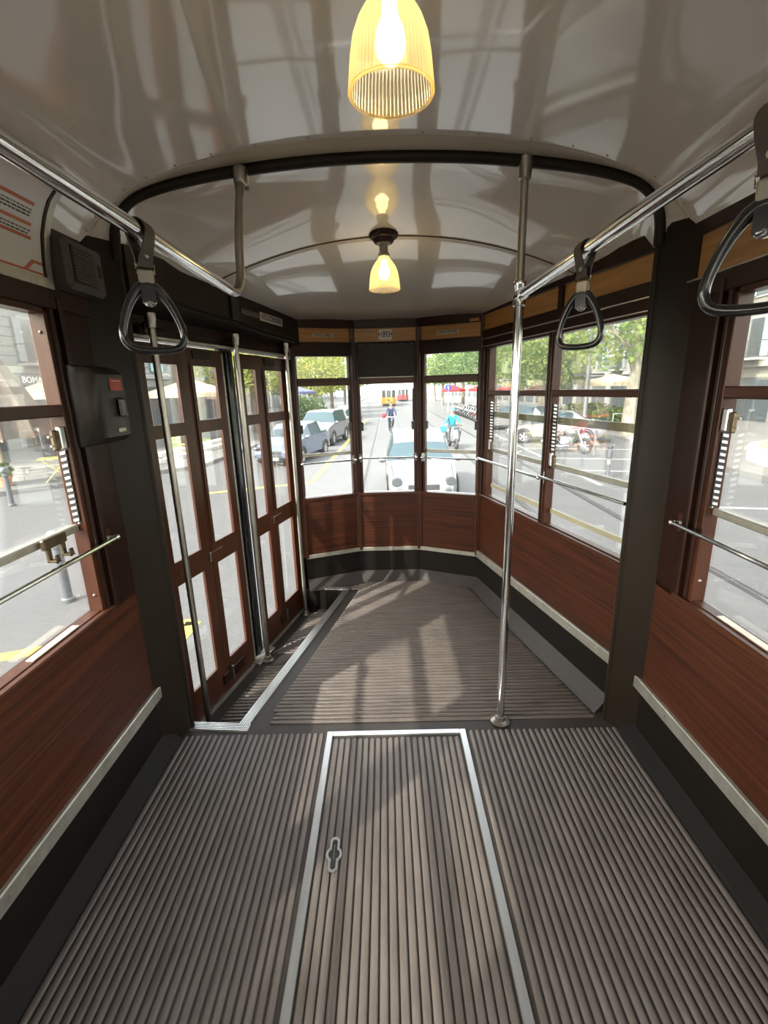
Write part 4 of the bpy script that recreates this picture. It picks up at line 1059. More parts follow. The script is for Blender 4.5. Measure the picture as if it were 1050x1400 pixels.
# ---- buildings
def facade(loc_x, y0, y1, side, m, label, floors, cols, gf=3.6, fh=3.5, shut='shutter', seed=1, rust=False):
    """street front at x=loc_x facing the tram; side=+1: front faces +x"""
    b = thing('apartment_building', (loc_x - side * 4, (y0 + y1) / 2, G)); tag(b, label, 'building')
    H = gf + fh * floors + .4; X = loc_x
    def fb(a0, a1, z0, z1, d0, d1):
        m_ = MB(); xs = sorted((X + side * d0, X + side * d1)); m_.box(xs[0], xs[1], a0, a1, G + z0, G + z1); return m_
    fb(y0, y1, 0, H, -8, 0).build('wall', m, b, smooth=False)
    fb(y0, y1, gf - .25, gf + .1, 0, .22).build('cornice', 'cornice', b, bevel=.03)
    fb(y0 - .2, y1 + .2, H - .1, H + .3, -8, .5).build('roof_cornice', 'cornice', b, bevel=.05)
    st = (y1 - y0) / cols; rnd = random.Random(seed)
    for c in range(cols):
        yc = y0 + (c + .5) * st
        # shop front
        s_ = fb(yc - st * .36, yc + st * .36, .15, gf - .85, -.02, .05).build('shop_front', 'dglass', b, smooth=False)
        fb(yc - .04, yc + .04, .15, gf - .85, .05, .09).build('shop_mullion', 'iron', s_, smooth=False)
        for f in range(floors):
            zb = gf + f * fh + .25
            if rust and f < 1:
                pass
            wd = .55
            w_ = fb(yc - wd - .12, yc + wd + .12, zb + .0, zb + 2.45, 0, .08).build('window', 'cornice', b, smooth=False)
            fb(yc - wd, yc + wd, zb + .1, zb + 2.3, .05, .09).build('pane', 'dglass', w_, smooth=False)
            if rnd.random() < .75:
                for q in (-1, 1):
                    a0, a1 = sorted((yc + q * wd * .98, yc + q * (wd * .98 + .5))); fb(a0, a1, zb + .1, zb + 2.3, .09, .15).build('shutter', shut if rnd.random() < .7 else 'teal', w_, smooth=False)
            if (c + f) % 2 == 0:
                bal = fb(yc - 1.15, yc + 1.15, zb - .12, zb + .02, 0, .95).build('balcony', 'cornice', b, bevel=.02)
                r_ = MB()
                def bar(p, q, t=.022):
                    r_.tube([p, q], t, 5)
                fx = X + side * .9; z0 = G + zb + .02; z1 = z0 + .95
                for yy in [yc - 1.1 + i * 2.2 / 14 for i in range(15)]: bar((fx, yy, z0), (fx, yy, z1))
                for zz in (z0 + .06, z1): bar((fx, yc - 1.1, zz), (fx, yc + 1.1, zz), .03)
                for yy in (yc - 1.1, yc + 1.1):
                    bar((X, yy, z1), (fx, yy, z1), .03); bar((X, yy, z0 + .06), (fx, yy, z0 + .06), .03)
                r_.build('railing', 'iron', bal)
    if rust:
        zz = gf + .15
        while zz < gf + fh * 1.7:
            for c in range(cols + 1):
                a0 = y0 if c == 0 else y0 + (c - .5) * st + 1.15; a1 = y1 if c == cols else y0 + (c + .5) * st - 1.15
                fb(a0, a1, zz, zz + .42, 0, .05).build('stone_course', m, b, bevel=.02)
            zz += .47
    return b
facade(-17, 12, 40, 1, 'facade', 'pale rusticated apartment house with iron balconies behind the left terrace', 3, 6, gf=4.2, rust=True, seed=4)
facade(-16.5, 41, 78, 1, 'facade2', 'plain ochre apartment house further down the left side', 3, 7, seed=8)
facade(20, 6, 30, -1, 'facade2', 'pale house beyond the lawn on the right, nearest to the tram', 3, 5, seed=2)
facade(20, 31, 56, -1, 'facade', 'pale apartment house with balconies behind the mottled plane tree', 3, 6, seed=5)
facade(-16.5, 80, 170, 1, 'facade', 'very distant pale terrace of houses at the left end of the street', 3, 12, seed=9)
facade(19.5, 97, 190, -1, 'facade', 'very distant pale terrace of houses at the right end of the street', 3, 12, seed=10)
facade(19.5, 57, 95, -1, 'facade2', 'long ochre house at the far right of the street', 3, 8, seed=6)
# shop sign on the left house
sg = thing('shop_sign', (-21, 22.8, G + 3.36)); tag(sg, 'dark grey shop sign lettered BOMA on the left house', 'sign')
mb = MB(); mb.box(-16.95, -16.75, 19.4, 25.2, G + 3.36, G + 3.92); mb.build('board', 'shopdark', sg, smooth=False)
text_mesh('lettering', 'BOMA', .46, 'white', Matrix(((0, 0, 1, -16.745), (1, 0, 0, 23.35), (0, 1, 0, G + 3.62), (0, 0, 0, 1))), sg, depth=.01, sx=1.15)

# ---- parasols
def parasol(loc, r, h, m, label, drop=.75, base=G + .14, val=.22, group='parasols'):
    t = thing('parasol', (loc[0], loc[1], base), world=False); tag(t, label, 'parasol', group)
    mb = MB(); mb.tube([(0, 0, 0), (0, 0, h)], .035, 8); mb.build('pole', 'signgrey', t)
    mb = MB(); mb.lathe([(.32, 0), (.32, .05), (.10, .10), (.05, .14)], n=14); mb.build('base', 'kerb', t)
    mb = MB(); n = 8; rows = []
    for q in (0, .5, 1.): rows.append([(r * q * math.cos(2 * PI * i / n + .39), r * q * math.sin(2 * PI * i / n + .39), h - drop * q) for i in range(n + 1)])
    mb.grid(rows); rim = rows[-1]; mb.grid([rim, [(p[0], p[1], p[2] - val) for p in rim]]); mb.build('canopy', m, t, smooth=False)
    for i in range(n):
        q = MB(); a = 2 * PI * i / n + .39; q.tube([(0, 0, h - .06), (r * math.cos(a), r * math.sin(a), h - drop - .03)], .015, 5); q.build('rib', 'signgrey', t)
    return t
for i, (x_, y_, lab) in enumerate(((6.9, 48, 'red parasol nearest to the blue arrow sign'), (9.4, 46.5, 'middle red parasol above the parked motorbikes'), (11.9, 45, 'red parasol glimpsed left of the chrome pole'), (14.2, 43, 'red parasol glimpsed right of the chrome pole'))):
    parasol((x_, y_), 1.36, 2.75, 'redfab', lab, .5)
parasol((-13.2, 19.6), 2.4, 3.5, 'tanfab', 'wide tan parasol seen through the first door leaf', .8)
parasol((-9.2, 22.5), 2.3, 3.3, 'tanfab', 'tan parasol seen through the second door leaf', .7)
parasol((-9.0, 29.0), 2.0, 3.1, 'tanfab', 'tan parasol seen through the third door leaf', .7)
parasol((-6.9, 36.5), 1.8, 3.0, 'bluefab', 'dark navy parasol above the hedge behind the blue car', .5)
parasol((14.0, 24.6), 2.2, 3.1, 'tanfab', 'beige parasol at the right terrace beside the portal post', .55)
parasol((14.3, 30.0), 2.2, 3.1, 'tanfab', 'beige parasol further back on the right terrace', .55)
# closed brown cantilever parasol outside the near left window
cp = thing('folded_parasol', (-10.6, 12.6, G + .14)); tag(cp, 'big half folded brown parasol outside the near left window', 'parasol')
mb = MB(); rows = []
for zz, r_ in ((4.6, .10), (4.1, .32), (3.3, .72), (2.5, 1.05), (1.75, 1.32), (1.55, 1.36)):
    rows.append([(-10.6 + r_ * (1 + (.13 if i % 2 else -.10)) * math.cos(2 * PI * i / 24), 12.6 + r_ * (1 + (.13 if i % 2 else -.10)) * math.sin(2 * PI * i / 24), G + zz) for i in range(25)])
mb.grid(rows); mb.build('canopy', 'brownfab', cp, smooth=False)
mb = MB(); mb.tube([(-10.6, 12.6, G + .14), (-10.6, 12.6, G + 4.7)], .045, 8); mb.build('pole', 'tanfab', cp)
for i in (0, 6, 12, 18):
    a = 2 * PI * i / 24 - .8; q = MB(); q.tube([(-10.6 + .1 * math.cos(a), 12.6 + .1 * math.sin(a), G + 4.55), (-10.6 + 1.5 * math.cos(a), 12.6 + 1.5 * math.sin(a), G + 1.5)], .03, 6); q.build('rib', 'tanfab', cp)

# ---- terrace furniture outside the left window and doors
def folding_table(loc, rot, m, label):
    t = thing('folding_table', (loc[0], loc[1], loc[2]), world=False); t.rotation_euler = (0, 0, rot); tag(t, label, 'table')
    mb = MB(); mb.box(-.45, .45, -.35, .35, .70, .725); mb.build('table_top', m, t, bevel=.008)
    for y_ in (-.28, .28):
        for s in (-1, 1):
            q = MB(); q.tube([(-.33 * s, y_, 0), (.33 * s, y_, .70)], .014, 6); q.build('leg', m, t)
    return t
def folding_chair(loc, rot, m, label):
    t = thing('folding_chair', (loc[0], loc[1], loc[2]), world=False); t.rotation_euler = (0, 0, rot); tag(t, label, 'chair', 'yellow folding chairs on the left terrace')
    for k in range(4):
        q = MB(); q.box(-.2, .2, -.19 + k * .1, -.11 + k * .1, .44, .46); q.build('seat_slat', m, t, smooth=False)
    for x_ in (-.2, .2):
        q = MB(); q.tube([(x_, -.26, 0), (x_, .18, .46), (x_, .24, .86)], .013, 6); q.build('frame_leg', m, t)
        q = MB(); q.tube([(x_, .24, 0), (x_, -.18, .45)], .013, 6); q.build('frame_leg', m, t)
    for z in (.66, .80):
        q = MB(); q.box(-.2, .2, .205, .235, z, z + .07); q.build('back_slat', m, t, smooth=False)
    return t
ZT = G + .14
folding_table((-9.35, 12.95, ZT - .0), .5, 'ymetal', 'yellow folding table outside the near left window beside the jamb')
for x_, y_, r_, lab in ((-8.75, 16.9, .6, 'yellow folding chair seen through the first door leaf'), (-7.9, 18.0, 2.2, 'yellow folding chair seen through the second door leaf'), (-8.6, 18.9, 3.6, 'yellow folding chair behind the others on the left terrace')):
    folding_chair((x_, y_, G + .14 + .34 if 0 else ZT), r_, 'ymetal', lab)
# flower pots
def pot(loc, r, h, label, fm, seed, m='terracotta'):
    t = thing('flower_pot', loc, world=False); tag(t, label, 'flower pot', 'flower pots by the left terrace')
    mb = MB(); mb.lathe([(r * .7, 0), (r * .95, h * .8), (r * 1.08, h * .8), (r * 1.08, h), (r * .9, h), (r * .85, h * .85), (0, h * .85)], n=14); mb.build('pot', m, t)
    f = leaves(seed, [((0, 0, h + r * .9), (r * 1.3, r * 1.3, r * 1.2))], 160, .07).build('foliage', fm, t, smooth=False, recalc=False); f['kind'] = 'stuff'
pot((-10.35, 13.0 - .75, ZT), .20, .30, 'terracotta pot with green plant left of the yellow table', 'leaf2', 21)
pot((-11.05, 12.1, ZT), .17, .24, 'pot of bright orange flowers on the left terrace', 'flower', 22)
pot((-11.55, 11.95, ZT), .17, .24, 'pot with pale green and yellow plant on the left terrace', 'leafy', 23)
pot((-11.5, 13.0, ZT), .22, .55, 'tall pot of red flowers behind the orange ones', 'pink', 24, 'kerb')
# small coloured board lettered SC at the left edge
bd = thing('menu_board', (-12.2, 12.95, ZT)); tag(bd, 'dark colourful menu board lettered SC at the left window edge', 'board')
mb = MB(); mb.plate([(-12.75, 12.7, ZT), (-11.85, 13.35, ZT), (-11.85, 13.35, ZT + 1.6), (-12.75, 12.7, ZT + 1.6)], (-.03, .05, 0)); mb.build('panel', 'ink', bd, smooth=False)
_u = Vector((.9, .65, 0)).normalized(); _nn = Vector((.65, -.9, 0)).normalized(); _p = Vector((-12.12, 13.155, ZT + .95)) + _nn * .01
text_mesh('lettering', 'SC', .34, 'white', Matrix(((_u.x, 0, _nn.x, _p.x), (_u.y, 0, _nn.y, _p.y), (0, 1, 0, _p.z), (0, 0, 0, 1))), bd, depth=.004)
mb = MB(); q0 = Vector((-12.75, 12.7, ZT + 1.15)) + _nn * .008; mb.plate([q0, q0 + _u * 1.08, q0 + _u * 1.08 + Vector((0, 0, .28)), q0 + Vector((0, 0, .28))], _nn * .004); mb.build('orange_band', 'orange', bd, smooth=False)

# ---- bollards
def bollard(x_, y_, h, label, style=0, zb=G):
    t = thing('bollard', (x_, y_, zb), world=False); tag(t, label, 'bollard', 'street bollards')
    if style == 0:
        mb = MB(); mb.lathe([(.085, 0), (.085, .05), (.062, .07), (.058, h - .26), (.075, h - .25), (.075, h - .21), (.055, h - .20), (.05, h - .14)], n=14); mb.build('post', 'bollard', t)
        mb = MB(); mb.ball((0, 0, h - .09), .092, 14, 8); mb.build('ball_top', 'bollard', t)
    elif style == 1:
        mb = MB(); mb.lathe([(.06, 0), (.05, .05), (.05, h * .62), (.075, h * .64), (.075, h * .88), (.05, h * .9), (.08, h), (0, h)], n=12); mb.build('post', 'bollard', t)
        mb = MB(); mb.lathe([(.052, h * .45), (.053, h * .46), (.053, h * .6), (.052, h * .61)], n=12); mb.build('collar', 'wline', t)
    else:
        mb = MB(); mb.lathe([(.055, 0), (.055, h - .03), (.03, h), (0, h)], n=12); mb.build('post', 'bollard' if style == 2 else 'wline', t)
        if style == 3:
            mb = MB(); mb.lathe([(.057, h * .5), (.057, h * .75)], n=12, cap=False); mb.build('red_band', 'redfab', t)
bollard(-3.92, 5.14, 1.02, 'grey ball-topped bollard close outside the near left window')
bollard(-8.73, 10.37, 1.02, 'grey bollard at the far left edge of the near left window')
bollard(5.69, 11.73, .95, 'short grey bollard with flared head in the right window', 1)
bollard(6.98, 15.46, 1.0, 'slim dark bollard right of the parked motorcycle', 2)
bollard(7.75, 18.3, .95, 'red and white banded post behind the motorcycle front wheel', 3)

# ---- cars
def car(loc, yaw, L, W, H, paint, label, style='hatch', group='cars in the street', rimn=5, round_lamps=False):
    """local: nose towards -y, x sideways, z up"""
    t = thing('car', (loc[0], loc[1], G), world=False); t.rotation_euler = (0, 0, yaw); tag(t, label, 'car', group)
    hw = W / 2; zl = .20
    if style == 'hatch':
        st = [(0, .34, .52, .52, .80), (.03, .26, .66, .66, .90), (.12, .22, .74, .74, .96), (.22, .20, .90, .92, .99), (.26, .20, .95, .97, 1), (.38, .20, .97, H - .24, 1), (.46, .20, .98, H - .06, 1), (.70, .20, .98, H, 1), (.88, .20, .98, H - .12, .99), (.97, .24, .96, 1.06, .95), (1, .36, .80, .80, .88)]
        gl = {'front': (4, 5), 'side': (4, 8), 'rear': (8, 9)}
    elif style == 'suv':
        st = [(0, .40, .62, .62, .86), (.02, .32, .86, .86, .95), (.10, .28, .98, .98, .99), (.22, .26, 1.04, 1.06, 1), (.27, .26, 1.06, 1.10, 1), (.36, .26, 1.08, H - .08, 1), (.45, .26, 1.08, H, 1), (.85, .26, 1.08, H - .02, 1), (.95, .26, 1.07, H - .12, .99), (.985, .30, 1.05, 1.15, .97), (1, .40, .95, .95, .92)]
        gl = {'front': (4, 5), 'side': (4, 8), 'rear': (8, 9)}
    else:
        st = [(0, .34, .50, .50, .82), (.02, .26, .64, .64, .92), (.10, .20, .74, .74, .98), (.24, .20, .86, .88, 1), (.27, .20, .90, .92, 1), (.40, .20, .92, H - .07, 1), (.50, .20, .93, H, 1), (.68, .20, .94, H - .06, 1), (.82, .20, .96, 1.03, 1), (.86, .20, .97, 1.0, 1), (.97, .24, .93, .94, .95), (1, .36, .74, .74, .88)]
        gl = {'front': (4, 5), 'side': (4, 7), 'rear': (7, 8)}
    rows = []
    for f, zb, zbelt, zt, k in st:
        y_ = (f - .5) * L; a = hw * k; tp = a * (.98 if zt - zbelt < .08 else .76)
        half = [(a * .86, zb), (a * .99, zb + .12), (a, (zb + zbelt) * .55), (a * .975, zbelt), (tp, zt), (tp * .6, zt + .025)]
        if zt - zbelt < .02: half[4] = (a * .90, zbelt + .012); half[5] = (a * .5, zbelt + .03)
        row = [(p[0], y_, p[1]) for p in half] + [(0, y_, half[-1][1] + .008)] + [(-p[0], y_, p[1]) for p in reversed(half)]
        rows.append(row)
    n = len(rows[0]); body = MB(); glass = MB()
    vs = [p for r in rows for p in r]; bf = []; gf_ = []
    for i in range(len(rows) - 1):
        for j in range(n - 1):
            q = (i * n + j, i * n + j + 1, (i + 1) * n + j + 1, (i + 1) * n + j)
            isg = (j in (3, n - 5) and gl['side'][0] <= i < gl['side'][1]) or (gl['front'][0] <= i < gl['front'][1] and 4 <= j <= n - 6) or (gl['rear'][0] <= i < gl['rear'][1] and 4 <= j <= n - 6)
            (gf_ if isg else bf).append(q)
        bf.append((i * n, (i + 1) * n, (i + 1) * n + n - 1, i * n + n - 1))
    bf.append(tuple(range(n))); bf.append(tuple((len(rows) - 1) * n + k for k in range(n)))
    body.add(vs, bf); body.build('body', paint, t, angle=40)
    glass.add(vs, gf_); glass.build('windows', 'carglass', t, angle=40)
    zb = G; fw = (.19 - .5) * L; rw = (.80 - .5) * L; R_ = .31 if style != 'suv' else .35
    for y_ in (fw, rw):
        for s in (-1, 1):
            q = MB(); x0 = s * (hw - .19); x1 = s * (hw + .012)
            q.lathe([(R_ * .62, x0), (R_ * .97, x0), (R_, x0 + s * .03), (R_, x1 - s * .03), (R_ * .96, x1), (R_ * .64, x1), (R_ * .62, x1 - s * .02)], (0, y_, R_), 20, axis='x'); wh = q.build('wheel', 'tyre', t)
            q = MB(); q.lathe([(R_ * .63, x1 - s * .03), (R_ * .60, x1 - s * .012), (R_ * .52, x1 - s * .03)], (0, y_, R_), 20, axis='x', cap=False)
            for k in range(rimn):
                a = 2 * PI * k / rimn; c_, s__ = math.cos(a), math.sin(a); w_ = R_ * .10
                q.hexa([(x1 - s * .03, y_ - s__ * w_, R_ + c_ * w_), (x1 - s * .008, y_ - s__ * w_, R_ + c_ * w_), (x1 - s * .008, y_ + s__ * w_, R_ - c_ * w_), (x1 - s * .03, y_ + s__ * w_, R_ - c_ * w_),
                        (x1 - s * .03, y_ + c_ * R_ * .6 - s__ * w_, R_ + s__ * R_ * .6 + c_ * w_), (x1 - s * .012, y_ + c_ * R_ * .6 - s__ * w_, R_ + s__ * R_ * .6 + c_ * w_), (x1 - s * .012, y_ + c_ * R_ * .6 + s__ * w_, R_ + s__ * R_ * .6 - c_ * w_), (x1 - s * .03, y_ + c_ * R_ * .6 + s__ * w_, R_ + s__ * R_ * .6 - c_ * w_)])
            q.lathe([(R_ * .56, x1 - s * .06), (0, x1 - s * .055)], (0, y_, R_), 16, axis='x')
            q.build('hub', 'wheelrim', wh, angle=40)
            q = MB(); ar = []
            for k in range(11):
                a = PI * k / 10; ar.append((s * (hw - .005), y_ + (R_ + .05) * math.cos(a), R_ + (R_ + .05) * math.sin(a)))
            q.tube(ar, .03, 6); q.build('wheel_arch', 'carblack', t)
    zf = {'hatch': .66, 'suv': .84, 'sedan': .60}[style]; yn = -.5 * L
    for s in (-1, 1):
        q = MB()
        if round_lamps or style == 'suv':
            q.lathe([(0, -.035), (.10, -.03), (.115, 0), (.115, .10)], (s * hw * .72, yn + .03, zf - .02), 16, axis='y')
        else:
            q.ball((s * hw * .74, yn + .09, zf), .13, 12, 8, (1.15, .9, .55))
        q.build('headlight', 'headlight', t)
        if round_lamps:
            q = MB(); q.lathe([(0, -.02), (.115, -.02), (.13, 0), (.13, .14)], (s * hw * .66, yn + .0, zf - .26), 18, axis='y'); lo_ = q.build('fog_lamp', 'cargrey', t)
            q = MB(); q.lathe([(0, -.035), (.075, -.03), (.08, 0)], (s * hw * .66, yn, zf - .26), 14, axis='y'); q.build('lens', 'headlight', lo_)
        q = MB(); q.ball((s * (hw + .09), (.27 - .5) * L, 1.0 if style != 'suv' else 1.12), .09, 10, 6, (1.1, .6, .75)); q.build('mirror', 'cargrey', t)
        q = MB(); q.box(s * (hw * .62) - .10, s * (hw * .62) + .10, L / 2 - .05, L / 2 + .01, .72, .86); q.build('tail_light', 'redfab', t, bevel=.01)
        q = MB(); q.box(s * hw * .985 - .012, s * hw * .985 + .012, -.02 * L, .04 * L, .80, .83); q.build('door_handle', paint, t, bevel=.004)
    for s in (-1, 1):
        q = MB(); q.tube([(s * hw * .80, yn + .16, zf + .05), (s * hw * .86, (st[3][0] - .5) * L, st[3][2] + .022)], .008, 5); q.build('bonnet_seam', 'carblack', t)
    q = MB(); q.box(-hw * .42, hw * .42, yn - .012, yn + .06, zf - .20, zf - .08); q.build('grille', 'carblack', t, bevel=.01)
    q = MB(); q.box(-hw * .45, hw * .45, yn - .016, yn + .06, zf - .30, zf - .235); q.build('bumper_strip', 'headlight' if round_lamps else 'carblack', t, bevel=.01)
    q = MB(); q.box(-.26, .26, yn - .03, yn, zf - .42, zf - .31); q.build('number_plate', 'wline', t, smooth=False)
    for s in (-.35, .25):
        q = MB(); i0 = gl['front'][0]; ya = (st[i0][0] - .5) * L; za = st[i0][3]; q.tube([(s, ya - .03, za + .03), (s - .42, ya + .08, za + .12)], .012, 5); q.build('wiper', 'carblack', t)
    return t
car((.74, 10.85), 0, 3.95, 1.66, 1.58, 'carwhite', 'white hatchback driving close behind the tram', round_lamps=True)
car((-3.35, 16.9), -.22, 4.1, 1.74, 1.46, 'carblue', 'slate blue parked hatchback, nearest in the left row')
car((-2.95, 22.2), -.16, 4.2, 1.80, 1.67, 'carwhite', 'white boxy parked jeep with seven slot grille behind the blue car', 'suv')
car((-2.9, 27.6), -.12, 4.3, 1.78, 1.46, 'cargrey', 'grey parked car behind the white jeep')
car((-2.7, 33.4), -.10, 4.2, 1.78, 1.50, 'carwhite', 'white parked car farthest along the left row')
car((7.3, 20.2), -1.92, 4.4, 1.78, 1.46, 'cartaupe', 'taupe sedan parked across the bay in the right window', 'sedan')
car((7.2, 26.4), -2.25, 4.2, 1.78, 1.52, 'carwhite', 'white parked car behind the taupe sedan')

# ---- motorcycles
def motorcycle(loc, yaw, tank, label, group=None, detail=True, lean=.12, zb=G):
    """local: nose towards +x"""
    t = thing('motorcycle', (loc[0], loc[1], zb), world=False); t.rotation_euler = (-lean, 0, yaw); tag(t, label, 'motorcycle', group)
    for x_ in (-.72, .74):
        q = MB(); R_ = .31
        q.tube([(x_ + (R_ - .055) * math.cos(2 * PI * k / 20), 0, R_ + (R_ - .055) * math.sin(2 * PI * k / 20)) for k in range(20)], .058, 8, closed=True); wh = q.build('wheel', 'tyre', t)
        q = MB(); q.lathe([(.06, -.05), (.06, .05)], (x_, 0, R_), 10, axis='y')
        for k in range(6):
            a = PI * k / 3 + .3; q.tube([(x_, 0, R_), (x_ + .21 * math.cos(a), 0, R_ + .21 * math.sin(a))], .012, 5)
        q.build('spokes', 'wheelrim' if detail else 'iron', wh)
    for s in (-.09, .09):
        q = MB(); q.tube([(.74, s, .31), (.47, s, .98)], .026, 8); q.build('fork_leg', 'wheelrim', t)
    q = MB(); q.ball((.18, 0, .80), .2, 12, 8, (1.35, .68, .72)); q.build('tank', tank, t)
    rows = [[(x_, -w_, z), (x_, -w_ * .6, z + .07), (x_, w_ * .6, z + .07), (x_, w_, z), (x_, 0, z - .03), (x_, -w_, z)] for x_, w_, z in ((-.08, .11, .74), (-.35, .14, .74), (-.62, .12, .79), (-.82, .07, .86))]
    q = MB(); q.grid(rows); q.f += [tuple(range(5)), tuple(18 + i for i in range(5))]; q.mi += [0, 0]; q.build('seat', 'carblack' if not detail else 'leather', t, angle=50)
    q = MB(); q.box(-.22, .26, -.13, .13, .33, .62); q.build('engine', 'signgrey' if detail else 'iron', t, bevel=.03)
    if detail:
        for s in (-1, 1):
            q = MB(); q.lathe([(.10, .12 * s), (.105, .20 * s), (.095, .30 * s), (.05, .34 * s)], (.16, 0, .50), 12, axis='y'); q.build('cylinder_head', 'wheelrim', t)
    q = MB(); q.tube([(.2, -.16, .34), (-.2, -.17, .27), (-.7, -.19, .36), (-.98, -.20, .45)], [.03, .035, .05, .055], 8); q.build('exhaust', 'wheelrim', t)
    q = MB(); q.tube([(.47, 0, .95), (.0, 0, .68), (-.3, 0, .70), (-.72, 0, .33)], .03, 6); q.tube([(.42, 0, .82), (.28, 0, .34), (-.2, 0, .30), (-.45, 0, .55)], .028, 6); q.build('frame', 'iron', t)
    q = MB(); q.tube([(.33, -.38, 1.04), (.44, -.18, 1.03), (.46, 0, 1.0), (.44, .18, 1.03), (.33, .38, 1.04)], .016, 6); q.build('handlebar', 'iron', t)
    q = MB(); q.lathe([(.06, 0), (.095, .06), (.095, .10), (0, .115)], (.50, 0, .88), 12, axis='x'); q.build('headlamp', 'headlight', t)
    for x_, k in ((.74, 1), (-.72, -1)):
        q = MB(); R_ = .335; q.grid([[(x_ + R_ * math.cos(a), s, .31 + R_ * math.sin(a)) for a in [(.4 + .25 * i if k > 0 else .7 + .25 * i) for i in range(8)]] for s in (-.07, .07)]); q.build('mudguard', tank, t)
    q = MB(); q.tube([(-.05, .12, .30), (-.12, .30, .02)], .013, 5); q.build('side_stand', 'iron', t)
    return t
motorcycle((6.55, 16.75), -.86, 'carwhite', 'silver and black motorcycle parked in the right rear window', lean=-.10)
rnd = random.Random(5)
BIKES = ['redfab', 'carblack', 'carwhite', 'carblack', 'cargrey', 'carblack', 'carblue', 'carwhite', 'carblack', 'redfab']
for i in range(10):
    y_ = 33.5 + i * 1.15
    lab = ['red motorbike nearest in the row beside the right kerb', 'black motorbike second from the front in the right kerb row', 'white motorbike third from the front in the right kerb row', 'black motorbike fourth from the front in the right kerb row', 'grey motorbike in the middle of the right kerb row', 'black motorbike just behind the grey one, right kerb row', 'blue motorbike in the right kerb row behind a black one', 'white motorbike third from the far end of the right kerb row', 'black motorbike second from the far end of the right kerb row', 'red motorbike at the far end of the right kerb row'][i]
    motorcycle((7.0 + .02 * i, y_), PI + .25 + rnd.uniform(-.1, .1), BIKES[i], lab, 'motorbikes in the right kerb row', False)
for i in range(4):
    motorcycle((-3.6, 46 + i * 1.3), .3, BIKES[i + 3], ['dark motorbike nearest in the far left group', 'grey motorbike second in the far left group', 'dark motorbike third in the far left group', 'blue motorbike farthest in the far left group'][i], 'motorbikes on the far left', False)

# ---- people on two wheels
def skin_body(name, J, E_, parent, mats, subs=2):
    """J: name -> (pos, radius, region); one continuous skinned surface, regions pick the material"""
    names = list(J); me = bpy.data.meshes.new(name)
    me.from_pydata([J[n][0] for n in names], [(names.index(a), names.index(b)) for a, b in E_], [])
    ob = bpy.data.objects.new(name, me); COL.objects.link(ob)
    ob.modifiers.new('skin', 'SKIN'); sub = ob.modifiers.new('sub', 'SUBSURF'); sub.levels = subs; sub.render_levels = subs
    for i, n in enumerate(names):
        v = me.skin_vertices[0].data[i]; r = J[n][1]; v.radius = r if isinstance(r, tuple) else (r, r); v.use_root = (n == 'pelvis')
    dg = bpy.context.evaluated_depsgraph_get(); dg.update()
    m2 = bpy.data.meshes.new_from_object(ob.evaluated_get(dg)); bpy.data.objects.remove(ob); m2.name = name
    m2.materials.clear(); regs = list(mats)
    for r in regs: m2.materials.append(M[mats[r]])
    segs = [(Vector(J[a][0]), Vector(J[b][0]), J[b][2]) for a, b in E_]
    for p in m2.polygons:
        c = Vector(p.center); best = None
        for a, b, r in segs:
            d = b - a; u = max(0, min(1, (c - a).dot(d) / d.length_squared)); q = (c - a - d * u).length
            if best is None or q < best[0]: best = (q, r)
        p.material_index = regs.index(best[1])
    m2.shade_smooth()
    o = bpy.data.objects.new(name, m2); COL.objects.link(o); o.parent = parent
    return o
